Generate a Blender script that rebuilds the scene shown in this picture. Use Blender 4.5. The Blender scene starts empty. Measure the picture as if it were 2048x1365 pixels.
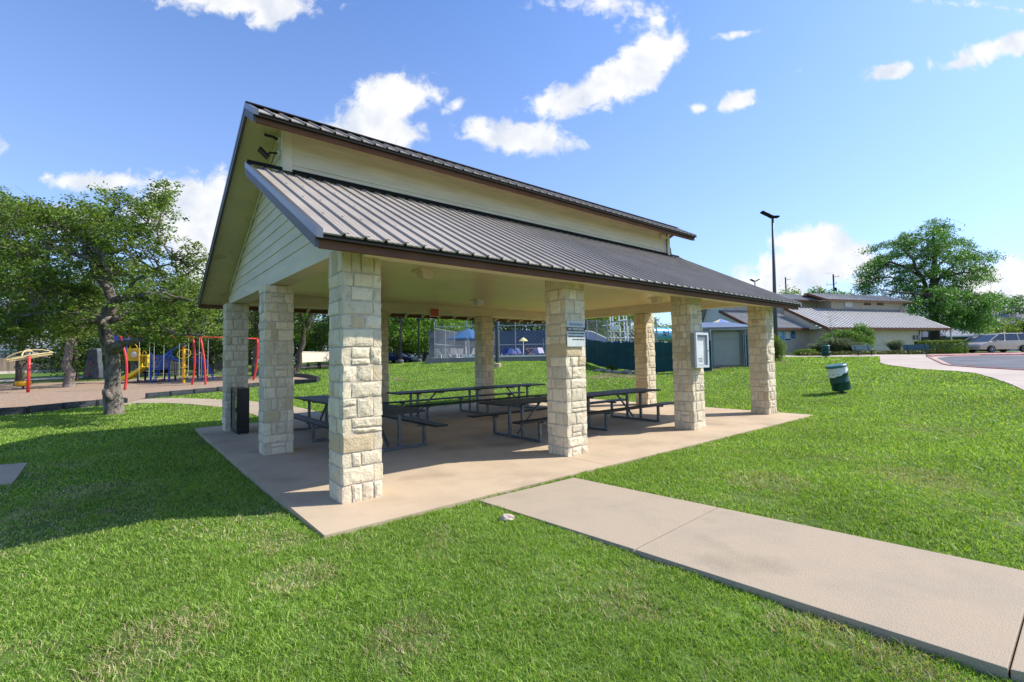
import bpy, bmesh, math, random
import numpy as np
from mathutils import Vector, Matrix, noise

R = math.radians
sc = bpy.context.scene
COL = sc.collection

# ------------------------------------------------------------------ camera, sky, sun, exposure
H, F, CY, PITCH, ROLL = 1.68, 952.571, 674.615, 2.479, 1.004
cam = bpy.data.cameras.new("camera")
cam_ob = bpy.data.objects.new("camera", cam)
COL.objects.link(cam_ob)
cam.sensor_width = 36.0
cam.lens = F / 2048 * 36
cam.shift_y = (CY - 682.5) / 2048
cam.clip_end = 3000
cam_ob.matrix_world = (Matrix.Translation((0, 0, H)) @ Matrix.Rotation(R(90 + PITCH), 4, 'X')
                       @ Matrix.Rotation(R(-ROLL), 4, 'Z'))
sc.camera = cam_ob

SUN_EL, SUN_AZ = 44.5, 81.9        # azimuth clockwise from +Y (the way the camera looks)
sc.view_settings.view_transform = 'Standard'
sc.view_settings.look = 'None'
sc.view_settings.exposure = 0.76
sc.view_settings.gamma = 1.0

sun = bpy.data.lights.new("sun", 'SUN')
sun.energy = 4.0
sun.angle = R(0.55)
sun.color = (1.0, 0.94, 0.85)
sun_ob = bpy.data.objects.new("sun", sun)
COL.objects.link(sun_ob)
sd = Vector((math.cos(R(SUN_EL)) * math.sin(R(SUN_AZ)), math.cos(R(SUN_EL)) * math.cos(R(SUN_AZ)), math.sin(R(SUN_EL))))
sun_ob.rotation_euler = sd.to_track_quat('Z', 'Y').to_euler()
sun_ob.location = sd * 60


def build_world():
    w = bpy.data.worlds.new("World")
    sc.world = w
    w.use_nodes = True
    nt = w.node_tree
    N, L = nt.nodes, nt.links
    N.clear()
    out = N.new('ShaderNodeOutputWorld')
    bg = N.new('ShaderNodeBackground')
    bg.inputs[1].default_value = 0.125
    L.new(bg.outputs[0], out.inputs[0])
    sky = N.new('ShaderNodeTexSky')
    sky.sky_type = 'NISHITA'
    sky.sun_disc = False
    sky.sun_elevation = R(SUN_EL)
    sky.sun_rotation = R(SUN_AZ)
    sky.air_density = 1.0
    sky.dust_density = 0.6
    sky.ozone_density = 2.2
    tc = N.new('ShaderNodeTexCoord')

    def math_(op, a, b=None, c=None, clamp=False):
        n = N.new('ShaderNodeMath')
        n.operation = op
        n.use_clamp = clamp
        for i, v in enumerate((a, b, c)):
            if v is None:
                continue
            if isinstance(v, (int, float)):
                n.inputs[i].default_value = v
            else:
                L.new(v, n.inputs[i])
        return n.outputs[0]
    sep = N.new('ShaderNodeSeparateXYZ')
    L.new(tc.outputs['Generated'], sep.inputs[0])
    dx, dy, dz = sep.outputs
    yy = math_('MAXIMUM', dy, 0.05)
    u = math_('DIVIDE', dx, yy)
    v = math_('DIVIDE', dz, yy)
    comb = N.new('ShaderNodeCombineXYZ')
    L.new(u, comb.inputs[0])
    L.new(v, comb.inputs[1])

    def noise_(scale, detail, rough, dist=0.0):
        n = N.new('ShaderNodeTexNoise')
        L.new(comb.outputs[0], n.inputs['Vector'])
        n.inputs['Scale'].default_value = scale
        n.inputs['Detail'].default_value = detail
        n.inputs['Roughness'].default_value = rough
        n.inputs['Distortion'].default_value = dist
        return n.outputs[0]
    nb = noise_(5.2, 5, 0.55, 0.2)
    nf = noise_(24, 10, 0.62, 0.4)
    nb2 = noise_(11, 7, 0.55, .3)
    # clouds as soft ellipses of sky directions: (image column, row, half width, half height, tilt deg, weight)
    clouds = [(470, 0, 160, 34, 4, 1), (545, 30, 60, 30, -20, .9), (785, 195, 85, 42, -8, 1), (735, 262, 95, 38, 4, 1), (700, 240, 60, 30, 0, .7),
              (1290, 125, 95, 42, -38, 1), (1170, 190, 105, 34, -14, 1), (1225, 165, 70, 36, -20, 1), (1345, 95, 36, 34, -30, .9),
              (1050, 278, 100, 34, 6, 1), (985, 270, 62, 28, 20, .8), (1470, 205, 48, 22, -20, .8), (1395, 218, 22, 9, 0, .3),
              (1465, 70, 50, 13, -6, .7), (1772, 143, 46, 17, -10, .85), (1975, 103, 90, 26, -22, .95), (2040, 85, 60, 22, -20, .9),
              (168, 362, 78, 20, 4, 1), (390, 430, 125, 80, 0, 1.25), (320, 430, 70, 50, 0, .9), (80, 440, 90, 28, 0, .6), (440, 520, 110, 60, 0, .9),
              (1650, 505, 105, 44, 12, 1.2), (1630, 485, 48, 36, 0, .9), (1570, 535, 90, 36, -14, .9), (1690, 550, 80, 22, 0, .6), (1545, 570, 100, 36, 0, .7),
              (2030, 575, 110, 52, 0, 1.25), (1960, 590, 60, 22, 0, .7), (1320, 40, 22, 16, -60, .5), (1190, 10, 140, 36, 10, .42), (912, 212, 32, 12, -35, .5),
              (2000, 16, 150, 10, 8, .4), (1595, 143, 14, 8, 0, .25), (1860, 128, 12, 12, 0, .25), (-150, 300, 150, 40, 0, .9), (2300, 380, 160, 60, 0, 1), (-250, 560, 200, 50, 0, .9),
              (1000, -220, 260, 60, 5, .9), (1700, -300, 300, 70, -8, .9), (300, -260, 240, 60, 0, .8)]
    acc = None
    for (px, py, rx, ry, rot, wgt) in clouds:
        d = ray(px, py)
        u0, v0 = d[0] / d[1], d[2] / d[1]
        cu, su = math.cos(R(-rot)), math.sin(R(-rot))
        # offset from the centre, turned by the tilt, scaled to the half axes
        du = math_('SUBTRACT', u, u0)
        dv = math_('SUBTRACT', v, v0)
        x = math_('ADD', math_('MULTIPLY', du, cu * F / rx), math_('MULTIPLY', dv, su * F / rx))
        y = math_('ADD', math_('MULTIPLY', du, -su * F / ry), math_('MULTIPLY', dv, cu * F / ry))
        r2 = math_('ADD', math_('MULTIPLY', x, x), math_('MULTIPLY', y, y))
        e = math_('MULTIPLY', math_('SUBTRACT', 1.36, math_('SQRT', r2)), wgt * .9)
        acc = e if acc is None else math_('SMOOTH_MAX', acc, e, 0.25)
    front = math_('GREATER_THAN', dy, 0.08)
    m = math_('ADD', acc, math_('ADD', math_('MULTIPLY', math_('SUBTRACT', nb, 0.5), 1.5), math_('MULTIPLY', math_('SUBTRACT', nf, 0.5), 1.55)))
    mr = N.new('ShaderNodeMapRange')
    mr.interpolation_type = 'SMOOTHSTEP'
    L.new(m, mr.inputs[0])
    mr.inputs[1].default_value = 0.06
    mr.inputs[2].default_value = 0.62
    mask = math_('MULTIPLY', mr.outputs[0], front)
    # denser cloud is whiter; low parts of the clouds are a little greyer
    shade = N.new('ShaderNodeMapRange')
    L.new(nb2, shade.inputs[0])
    shade.inputs[1].default_value = 0.30
    shade.inputs[2].default_value = 0.56
    cc = N.new('ShaderNodeMix')
    cc.data_type = 'RGBA'
    L.new(shade.outputs[0], cc.inputs[0])
    cc.inputs[6].default_value = (3.5, 3.8, 4.3, 1)
    cc.inputs[7].default_value = (4.95, 4.95, 4.95, 1)
    # thin bright veil near the horizon
    hz = N.new('ShaderNodeMapRange')
    L.new(dz, hz.inputs[0])
    hz.inputs[1].default_value = 0.0
    hz.inputs[2].default_value = 0.62
    hz.inputs[3].default_value = 0.45
    hz.inputs[4].default_value = 0.0
    veil = N.new('ShaderNodeMix')
    veil.data_type = 'RGBA'
    L.new(hz.outputs[0], veil.inputs[0])
    tint = N.new('ShaderNodeMix')
    tint.data_type = 'RGBA'
    tint.blend_type = 'MULTIPLY'
    tint.inputs[0].default_value = 1.0
    L.new(sky.outputs[0], tint.inputs[6])
    tint.inputs[7].default_value = (0.80, 0.965, 1.25, 1)
    L.new(tint.outputs[2], veil.inputs[6])
    veil.inputs[7].default_value = (2.75, 3.32, 4.75, 1)
    mx = N.new('ShaderNodeMix')
    mx.data_type = 'RGBA'
    L.new(math_('MULTIPLY', mask, 0.97), mx.inputs[0])
    L.new(veil.outputs[2], mx.inputs[6])
    L.new(cc.outputs[2], mx.inputs[7])
    L.new(mx.outputs[2], bg.inputs[0])


# ------------------------------------------------------------------ measuring: rays of the survey photograph in world space
_pc, _ps = math.cos(R(PITCH)), math.sin(R(PITCH))
_rc, _rs = math.cos(R(ROLL)), math.sin(R(ROLL))


def ray(px, py):
    u, v = px - 1024, py - CY
    uu, vv = u * _rc - v * _rs, u * _rs + v * _rc
    d = (uu / F, 1.0, -vv / F)
    return np.array((d[0], d[1] * _pc - d[2] * _ps, d[1] * _ps + d[2] * _pc))


def on_y(px, py, Y):
    d = ray(px, py)
    t = Y / d[1]
    return Vector((d[0] * t, Y, H + d[2] * t))


def on_z(px, py, z=0.0):
    d = ray(px, py)
    t = (z - H) / d[2]
    return Vector((d[0] * t, d[1] * t, z))


build_world()

# pavilion frame: a runs along its front eave, b runs to its back (survey units, K metres each)
K = 0.8
YAW = R(39.612)
PO = Vector((-2.302 * K, 5.839 * K, 0))
AV = Vector((math.cos(YAW), math.sin(YAW), 0))
BV = Vector((-math.sin(YAW), math.cos(YAW), 0))


def pav(a, b, z=0.0):
    return PO + AV * (a * K) + BV * (b * K) + Vector((0, 0, z * K))


# ------------------------------------------------------------------ terrain
_cp = []


def cpx(px, py, Y):
    p = on_y(px, py, Y)
    _cp.append(tuple(p))


for a, b, z in ((-.5, -.5, -.06), (3, -.4, -.022), (6, -.4, -.022), (10, -.4, -.02), (13, -.6, -.02), (16.8, -.6, -.01), (-.6, 3, -.07), (-.6, 7, -.07), (-.6, 10, -.07), (-.6, 13.2, -.05),
                (4, 13.3, -.04), (8, 13.4, -.02), (12, 13.4, .0), (16.8, 13.2, .04), (16.9, 9, .0), (16.9, 5, -.01),
                (2, 2, -.16), (8, 2, -.16), (14, 2, -.14), (2, 6, -.16), (8, 6, -.16), (14, 6, -.14), (2, 11, -.14), (8, 11, -.14), (14, 11, -.12), (-4, 5, -.08), (-5, -1, -.1)):
    p = pav(a, b)
    _cp.append((p.x, p.y, z))
for a in range(0, 17, 2):
    p = pav(a, -.12)
    _cp.append((p.x, p.y, -.012))
_cp += [(0, 2.5, -.07), (-4, 3, -.08), (4, 3, -.07), (-9, 6, -.08), (8, 5, -.04), (0, -5, -.1), (-15, -3, -.1), (15, -3, -.05), (1, 4.4, -.06), (14, 7, .0), (10, 9, .02), (-14, 11, -.04)]
for q in ((1680, 787, 16.7), (1652, 716, 39), (1500, 716, 40), (1730, 712, 40), (1830, 711, 40), (1980, 706, 44), (1950, 747, 20), (2048, 783, 14.5), (1850, 741, 22), (1770, 731, 27),
          (1876, 717, 33), (1904, 731, 25), (2048, 740, 21), (2048, 713, 38), (1560, 760, 21), (1600, 735, 28), (1420, 790, 18.5),
          (1000, 737, 30), (866, 727, 36), (1000, 723, 36), (1090, 722.5, 36), (1000, 762, 25), (880, 775, 24), (1215, 738, 31), (1250, 757, 25), (1313, 748, 27), (1410, 746, 26), (1480, 729, 30), (1180, 724, 35),
          (228, 832, 15.6), (0, 832, 16.2), (100, 767, 40), (248, 782, 28.9), (430, 775, 30), (0, 748, 66), (140, 746, 66), (620, 737, 60), (630, 724, 80), (802, 728, 42), (838, 727, 42), (600, 765, 31.5), (700, 750, 33), (440, 749, 50)):
    cpx(*q)
for i in range(14):
    t = i / 14 * 2 * math.pi
    _cp.append((160 * math.sin(t), 160 * math.cos(t), 1.25 if math.cos(t) > -.2 else 0.0))
    _cp.append((600 * math.sin(t), 600 * math.cos(t), 1.3 if math.cos(t) > -.2 else 0.3))
_cp = np.array(_cp, float)


def _phi(d2):
    return np.sqrt(d2 + 2.0 ** 2)


_n = len(_cp)
_A = _phi(((_cp[:, None, :2] - _cp[None, :, :2]) ** 2).sum(-1)) - np.eye(_n) * 0.35
_A = np.block([[_A, np.ones((_n, 1))], [np.ones((1, _n)), np.zeros((1, 1))]])
_w = np.linalg.solve(_A, np.append(_cp[:, 2], 0))


def terrain(x, y):
    x, y = np.asarray(x, float), np.asarray(y, float)
    o = np.empty(x.shape).ravel()
    xf, yf = x.ravel(), y.ravel()
    for i in range(0, len(xf), 40000):
        d2 = (xf[i:i + 40000, None] - _cp[None, :, 0]) ** 2 + (yf[i:i + 40000, None] - _cp[None, :, 1]) ** 2
        o[i:i + 40000] = _phi(d2) @ _w[:-1] + _w[-1]
    return o.reshape(x.shape)


def gz(x, y):
    return float(terrain(np.array([x]), np.array([y]))[0])


def ground(px, py, far=120.0):
    """where the ray through a photograph point meets the terrain"""
    d = ray(px, py)
    t = np.concatenate((np.arange(1.5, 20, .05), np.arange(20, far, .1)))
    z = H + d[2] * t - terrain(d[0] * t, d[1] * t)
    k = np.argmax(z < 0) if (z < 0).any() else len(t) - 1
    return Vector((d[0] * t[k], d[1] * t[k], gz(d[0] * t[k], d[1] * t[k])))


# ------------------------------------------------------------------ materials
def mat(name, col, rough=.75, bdist=.01, var=.12, scale=3.0, bump=0.0, bscale=60.0, metal=0.0, island=0.0, col2=None, spec=.4, coord='Object', detail=4, stretch=None, patch=None, mixlo=.35, mixhi=.65, island_col=None):
    m = bpy.data.materials.new(name)
    m.use_nodes = True
    nt = m.node_tree
    N, L = nt.nodes, nt.links
    b = N['Principled BSDF']
    b.inputs['Roughness'].default_value = rough
    b.inputs['Metallic'].default_value = metal
    b.inputs['Specular IOR Level'].default_value = spec
    tc = N.new('ShaderNodeTexCoord')
    src = tc.outputs[coord]
    if stretch:
        mp = N.new('ShaderNodeMapping')
        mp.inputs['Scale'].default_value = stretch
        L.new(src, mp.inputs[0])
        src = mp.outputs[0]
    c = col if len(col) == 4 else (*col, 1)
    lo = tuple(max(0, v * (1 - var)) for v in c[:3]) + (1,)
    hi = tuple(min(1, v * (1 + var)) for v in c[:3]) + (1,)
    if col2:
        lo, hi = c, (*col2, 1)
    n = N.new('ShaderNodeTexNoise')
    n.inputs['Scale'].default_value = scale
    n.inputs['Detail'].default_value = detail
    n.inputs['Roughness'].default_value = .6
    L.new(src, n.inputs['Vector'])
    mr = N.new('ShaderNodeMapRange')
    mr.inputs[1].default_value, mr.inputs[2].default_value = mixlo, mixhi
    L.new(n.outputs[0], mr.inputs[0])
    mx = N.new('ShaderNodeMix')
    mx.data_type = 'RGBA'
    mx.inputs[6].default_value, mx.inputs[7].default_value = lo, hi
    L.new(mr.outputs[0], mx.inputs[0])
    outc = mx.outputs[2]
    if patch:
        pn = N.new('ShaderNodeTexNoise')
        pn.inputs['Scale'].default_value = patch[1]
        pn.inputs['Detail'].default_value = 7
        L.new(src, pn.inputs['Vector'])
        pm = N.new('ShaderNodeMapRange')
        pm.inputs[1].default_value, pm.inputs[2].default_value = patch[2], patch[3]
        pm.inputs[4].default_value = patch[4] if len(patch) > 4 else 1.0
        L.new(pn.outputs[0], pm.inputs[0])
        px_ = N.new('ShaderNodeMix')
        px_.data_type = 'RGBA'
        L.new(pm.outputs[0], px_.inputs[0])
        L.new(outc, px_.inputs[6])
        px_.inputs[7].default_value = (*patch[0], 1)
        outc = px_.outputs[2]
    if island:
        g = N.new('ShaderNodeNewGeometry')
        if island_col:
            mi = N.new('ShaderNodeMix')
            mi.data_type = 'RGBA'
            rmp = N.new('ShaderNodeMapRange')
            rmp.inputs[1].default_value, rmp.inputs[2].default_value = 1 - island, 1.0
            L.new(g.outputs['Random Per Island'], rmp.inputs[0])
            L.new(rmp.outputs[0], mi.inputs[0])
            L.new(outc, mi.inputs[6])
            mi.inputs[7].default_value = (*island_col, 1)
            outc = mi.outputs[2]
        hs = N.new('ShaderNodeHueSaturation')
        v = N.new('ShaderNodeMapRange')
        iv = .15 if island_col else island
        v.inputs[3].default_value, v.inputs[4].default_value = 1 - iv, 1 + iv
        mu = N.new('ShaderNodeMath')
        mu.operation = 'FRACT'
        m7 = N.new('ShaderNodeMath')
        m7.operation = 'MULTIPLY'
        m7.inputs[1].default_value = 7.31
        L.new(g.outputs['Random Per Island'], m7.inputs[0])
        L.new(m7.outputs[0], mu.inputs[0])
        L.new(mu.outputs[0], v.inputs[0])
        L.new(v.outputs[0], hs.inputs['Value'])
        L.new(outc, hs.inputs['Color'])
        outc = hs.outputs[0]
    L.new(outc, b.inputs['Base Color'])
    if bump:
        bn = N.new('ShaderNodeTexNoise')
        bn.inputs['Scale'].default_value = bscale
        bn.inputs['Detail'].default_value = 6
        L.new(src, bn.inputs['Vector'])
        bp = N.new('ShaderNodeBump')
        bp.inputs['Strength'].default_value = bump
        bp.inputs['Distance'].default_value = bdist
        L.new(bn.outputs[0], bp.inputs['Height'])
        L.new(bp.outputs[0], b.inputs['Normal'])
    return m


def leaf_mat(name, c1, c2, trans=.35, third=None, vary=.28):
    m = bpy.data.materials.new(name)
    m.use_nodes = True
    nt = m.node_tree
    N, L = nt.nodes, nt.links
    N.clear()
    out = N.new('ShaderNodeOutputMaterial')
    g = N.new('ShaderNodeNewGeometry')
    mx = N.new('ShaderNodeValToRGB')
    mx.color_ramp.elements[0].color = (*c1, 1)
    mx.color_ramp.elements[1].color = (*c2, 1)
    mx.color_ramp.elements[1].position = .93
    if third:
        e = mx.color_ramp.elements.new(1.0)
        e.color = (*third, 1)
    L.new(g.outputs['Random Per Island'], mx.inputs[0])
    tc = N.new('ShaderNodeTexCoord')
    nz = N.new('ShaderNodeTexNoise')
    nz.inputs['Scale'].default_value = .7
    nz.inputs['Detail'].default_value = 3
    L.new(tc.outputs['Object'], nz.inputs['Vector'])
    hs = N.new('ShaderNodeHueSaturation')
    vr = N.new('ShaderNodeMapRange')
    vr.inputs[1].default_value, vr.inputs[2].default_value = .3, .7
    vr.inputs[3].default_value, vr.inputs[4].default_value = 1 - vary, 1 + vary
    L.new(nz.outputs[0], vr.inputs[0])
    L.new(vr.outputs[0], hs.inputs['Value'])
    L.new(mx.outputs[0], hs.inputs['Color'])
    d = N.new('ShaderNodeBsdfPrincipled')
    d.inputs['Roughness'].default_value = .5
    d.inputs['Specular IOR Level'].default_value = .25
    t = N.new('ShaderNodeBsdfTranslucent')
    L.new(hs.outputs[0], d.inputs['Base Color'])
    tm = N.new('ShaderNodeMix')
    tm.data_type = 'RGBA'
    tm.blend_type = 'MULTIPLY'
    tm.inputs[0].default_value = 1
    tm.inputs[7].default_value = (1.25, 1.2, .5, 1)
    L.new(hs.outputs[0], tm.inputs[6])
    L.new(tm.outputs[2], t.inputs[0])
    ms = N.new('ShaderNodeMixShader')
    ms.inputs[0].default_value = trans
    L.new(d.outputs[0], ms.inputs[1])
    L.new(t.outputs[0], ms.inputs[2])
    L.new(ms.outputs[0], out.inputs[0])
    return m


def paint(name, col, rough=.45, var=.06, metal=0.0, bump=0.0, **k):
    return mat(name, col, rough=rough, var=var, metal=metal, bump=bump, **k)


# ------------------------------------------------------------------ mesh collecting helpers
class MB:
    def __init__(s, k=1.0):
        s.v, s.f, s.k = [], [], k

    def add(s, verts, faces):
        o = len(s.v)
        s.v += [tuple(c * s.k for c in v) for v in verts]
        s.f += [tuple(i + o for i in f) for f in faces]
        return s

    def box(s, x0, x1, y0, y1, z0, z1, M=None):
        vs = [Vector(p) for p in ((x0, y0, z0), (x1, y0, z0), (x1, y1, z0), (x0, y1, z0), (x0, y0, z1), (x1, y0, z1), (x1, y1, z1), (x0, y1, z1))]
        if M is not None:
            vs = [M @ v for v in vs]
        return s.add(vs, [(3, 2, 1, 0), (4, 5, 6, 7), (0, 1, 5, 4), (1, 2, 6, 5), (2, 3, 7, 6), (3, 0, 4, 7)])

    def bar(s, p0, p1, w, h=None, up=(0, 0, 1)):
        """rectangular bar from p0 to p1"""
        h = h or w
        p0, p1 = Vector(p0), Vector(p1)
        d = (p1 - p0).normalized()
        u = Vector(up)
        if abs(d.dot(u)) > .98:
            u = Vector((1, 0, 0))
        x = d.cross(u).normalized() * w / 2
        y = x.cross(d).normalized() * h / 2
        vs = [p + sx * x + sy * y for p in (p0, p1) for sx, sy in ((-1, -1), (1, -1), (1, 1), (-1, 1))]
        return s.add(vs, [(0, 1, 2, 3), (7, 6, 5, 4), (0, 4, 5, 1), (1, 5, 6, 2), (2, 6, 7, 3), (3, 7, 4, 0)])

    def tube(s, pts, r, n=8, cap=True):
        pts = [Vector(p) for p in pts]
        rs = r if isinstance(r, (list, tuple)) else [r] * len(pts)
        o = len(s.v)
        prev = None
        vs = []
        for i, p in enumerate(pts):
            d = (pts[min(i + 1, len(pts) - 1)] - pts[max(i - 1, 0)])
            d = d.normalized() if d.length > 1e-9 else Vector((0, 0, 1))
            if prev is None:
                a = Vector((1, 0, 0)) if abs(d.x) < .9 else Vector((0, 1, 0))
                x = d.cross(a).normalized()
            else:
                x = (prev - d * prev.dot(d))
                x = x.normalized() if x.length > 1e-6 else d.orthogonal().normalized()
            prev = x
            y = d.cross(x)
            for j in range(n):
                t = 2 * math.pi * j / n
                vs.append(p + (x * math.cos(t) + y * math.sin(t)) * rs[i])
        fs = []
        for i in range(len(pts) - 1):
            for j in range(n):
                fs.append((i * n + j, i * n + (j + 1) % n, (i + 1) * n + (j + 1) % n, (i + 1) * n + j))
        if cap:
            fs.append(tuple(range(n - 1, -1, -1)))
            fs.append(tuple((len(pts) - 1) * n + j for j in range(n)))
        return s.add(vs, fs)

    def prism(s, poly, z0, z1, M=None):
        """poly: list of (x, y), counter-clockwise; solid from z0 to z1"""
        n = len(poly)
        vs = [Vector((p[0], p[1], z0)) for p in poly] + [Vector((p[0], p[1], z1)) for p in poly]
        if M is not None:
            vs = [M @ v for v in vs]
        return s.add(vs, [tuple(range(n - 1, -1, -1)), tuple(range(n, 2 * n))] + [(i, (i + 1) % n, n + (i + 1) % n, n + i) for i in range(n)])

    def lathe(s, prof, n=20, c=(0, 0, 0), M=None):
        """prof: list of (r, z)"""
        vs, fs = [], []
        for r, z in prof:
            for j in range(n):
                t = 2 * math.pi * j / n
                v = Vector((c[0] + r * math.cos(t), c[1] + r * math.sin(t), c[2] + z))
                vs.append(M @ v if M is not None else v)
        for i in range(len(prof) - 1):
            for j in range(n):
                fs.append((i * n + j, i * n + (j + 1) % n, (i + 1) * n + (j + 1) % n, (i + 1) * n + j))
        fs.append(tuple(range(n - 1, -1, -1)))
        fs.append(tuple((len(prof) - 1) * n + j for j in range(n)))
        return s.add(vs, fs)

    def build(s, name, m, parent=None, smooth=False, bevel=0.0):
        me = bpy.data.meshes.new(name)
        me.from_pydata([tuple(v) for v in s.v], [], s.f)
        if bevel:
            bm = bmesh.new()
            bm.from_mesh(me)
            bmesh.ops.recalc_face_normals(bm, faces=bm.faces)
            es = [e for e in bm.edges if len(e.link_faces) == 2 and e.calc_face_angle(0) > .6]
            bmesh.ops.bevel(bm, geom=es, offset=bevel, segments=2, affect='EDGES', profile=.6, clamp_overlap=True)
            bm.to_mesh(me)
            bm.free()
        me.materials.append(m)
        if smooth:
            me.shade_smooth() if smooth is True else me.set_sharp_from_angle(angle=smooth)
            me.polygons.foreach_set('use_smooth', [True] * len(me.polygons))
        me.update()
        return link(name, me, parent)


def link(name, me, parent=None):
    o = bpy.data.objects.new(name, me)
    COL.objects.link(o)
    if parent:
        o.parent = parent
    return o


def tag(o, label=None, cat=None, group=None, kind=None):
    if label:
        o['label'] = label
    if cat:
        o['category'] = cat
    if group:
        o['group'] = group
    if kind:
        o['kind'] = kind
    return o


def thing(name, label, cat, loc=(0, 0, 0), rz=0.0, group=None):
    o = bpy.data.objects.new(name, None)
    o.empty_display_size = .2
    COL.objects.link(o)
    o.location = loc
    o.rotation_euler = (0, 0, rz)
    return tag(o, label, cat, group)


def copy_tree(o, parent=None):
    c = o.copy()
    COL.objects.link(c)
    c.parent = parent
    for ch in list(o.children):
        copy_tree(ch, c)
    return c


def np_mesh(name, V, Fq, m, parent=None, tri=None):
    """fast mesh from arrays: V (n,3), Fq (m,4) quads, tri (k,3)"""
    me = bpy.data.meshes.new(name)
    me.vertices.add(len(V))
    me.vertices.foreach_set('co', np.asarray(V, np.float32).ravel())
    nq = len(Fq)
    nt_ = 0 if tri is None else len(tri)
    idx = np.asarray(Fq, np.int32).ravel()
    if nt_:
        idx = np.concatenate((idx, np.asarray(tri, np.int32).ravel()))
    me.loops.add(len(idx))
    me.loops.foreach_set('vertex_index', idx)
    me.polygons.add(nq + nt_)
    st = np.arange(nq) * 4
    if nt_:
        st = np.concatenate((st, nq * 4 + np.arange(nt_) * 3))
    me.polygons.foreach_set('loop_start', st.astype(np.int32))
    me.update(calc_edges=True)
    me.validate()
    me.materials.append(m)
    return link(name, me, parent)


def text_mesh(name, body, size, m, parent, loc, rot, bold=0.0):
    cu = bpy.data.curves.new(name, 'FONT')
    cu.body = body
    cu.size = size
    cu.align_x = 'CENTER'
    cu.align_y = 'CENTER'
    cu.offset = bold
    cu.extrude = .0015
    ob = bpy.data.objects.new(name, cu)
    COL.objects.link(ob)
    bpy.context.view_layer.update()
    me = bpy.data.meshes.new_from_object(ob.evaluated_get(bpy.context.evaluated_depsgraph_get()))
    bpy.data.objects.remove(ob)
    bpy.data.curves.remove(cu)
    me.materials.clear()
    me.materials.append(m)
    me.name = name
    o = link(name, me, parent)
    o.location = loc
    o.rotation_euler = rot
    return o


def in_poly(x, y, poly):
    """vectorised point in polygon"""
    inside = np.zeros(x.shape, bool)
    n = len(poly)
    for i in range(n):
        x0, y0 = poly[i][0], poly[i][1]
        x1, y1 = poly[(i + 1) % n][0], poly[(i + 1) % n][1]
        c = ((y0 > y) != (y1 > y)) & (x < (x1 - x0) * (y - y0) / ((y1 - y0) if y1 != y0 else 1e-9) + x0)
        inside ^= c
    return inside


def drape(name, poly, m, off, step=1.0, skirt=0.0):
    """a sheet of the given outline laid on the terrain, off metres above it"""
    bm = bmesh.new()
    vs = [bm.verts.new((p[0], p[1], 0)) for p in poly]
    bm.faces.new(vs).normal_update()
    xs = [p[0] for p in poly]
    ys = [p[1] for p in poly]
    bmesh.ops.triangulate(bm, faces=bm.faces[:])
    for k in range(math.ceil(min(xs) / step), math.floor(max(xs) / step) + 1):
        bmesh.ops.bisect_plane(bm, geom=bm.verts[:] + bm.edges[:] + bm.faces[:], plane_co=(k * step, 0, 0), plane_no=(1, 0, 0))
    for k in range(math.ceil(min(ys) / step), math.floor(max(ys) / step) + 1):
        bmesh.ops.bisect_plane(bm, geom=bm.verts[:] + bm.edges[:] + bm.faces[:], plane_co=(0, k * step, 0), plane_no=(0, 1, 0))
    co = np.array([v.co[:] for v in bm.verts])
    z = terrain(co[:, 0], co[:, 1]) + off
    for v, zz in zip(bm.verts, z):
        v.co.z = zz
    bmesh.ops.recalc_face_normals(bm, faces=bm.faces[:])
    for f in bm.faces:
        f.normal_update()
    if sum(f.normal.z for f in bm.faces) < 0:
        bmesh.ops.reverse_faces(bm, faces=bm.faces[:])
    if skirt:
        be = [e for e in bm.edges if e.is_boundary]
        r = bmesh.ops.extrude_edge_only(bm, edges=be)
        for v in [g for g in r['geom'] if isinstance(g, bmesh.types.BMVert)]:
            v.co.z -= skirt
    me = bpy.data.meshes.new(name)
    bm.to_mesh(me)
    bm.free()
    me.materials.append(m)
    return tag(link(name, me), kind='structure')
# ------------------------------------------------------------------ shared materials
M_turf = mat('turf_soil', (.068, .118, .022), rough=.95, scale=.35, detail=8, col2=(.11, .18, .036), patch=((.24, .19, .11), 1.1, .62, .70, .7), bump=.5, bscale=30, spec=.1)
M_conc = mat('concrete', patch=((.24, .19, .14), .55, .54, .74, .6), col=(.50, .39, .265), rough=.9, scale=1.1, detail=9, col2=(.40, .31, .21), bump=.4, bscale=140, spec=.2, mixlo=.42, mixhi=.72)
M_walk = mat('walk_concrete', patch=((.25, .20, .13), .8, .58, .74, .6), col=(.405, .325, .23), rough=.9, scale=1.6, detail=9, col2=(.345, .29, .215), bump=.55, bdist=.012, bscale=120, stretch=(1, 1, 1), spec=.2, mixlo=.45, mixhi=.75)
M_pave = mat('far_pavement', (.46, .385, .32), rough=.9, scale=.5, var=.1, spec=.2)
M_asph = mat('asphalt', (.12, .125, .14), rough=.9, scale=.6, var=.2, bump=.2, bscale=60, spec=.2)
M_redcurb = paint('red_curb_paint', (.40, .19, .17), rough=.7, var=.2)
M_mulch = mat('mulch', (.25, .165, .105), rough=.95, scale=9, detail=10, col2=(.40, .30, .215), bump=1.0, bscale=22, spec=.1)
M_dirt = mat('dirt', (.17, .125, .085), rough=.95, scale=3, var=.3, bump=.6, bscale=20, spec=.1)
M_mortar = mat('mortar', (.52, .45, .36), rough=.95, scale=12, var=.15, bump=.5, bscale=90, spec=.1)
M_stone = mat('limestone', patch=((.30, .25, .16), 16, .60, .70, .55), col=(.72, .615, .44), rough=.92, scale=9, detail=9, col2=(.60, .51, .35), bump=.9, bscale=36, island=.10, island_col=(.62, .48, .29), spec=.15, mixlo=.45, mixhi=.78)
M_cream = mat('cream_boards', (.68, .60, .44), rough=.6, scale=1.2, var=.07, spec=.3, stretch=(1, 1, 6))
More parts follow.
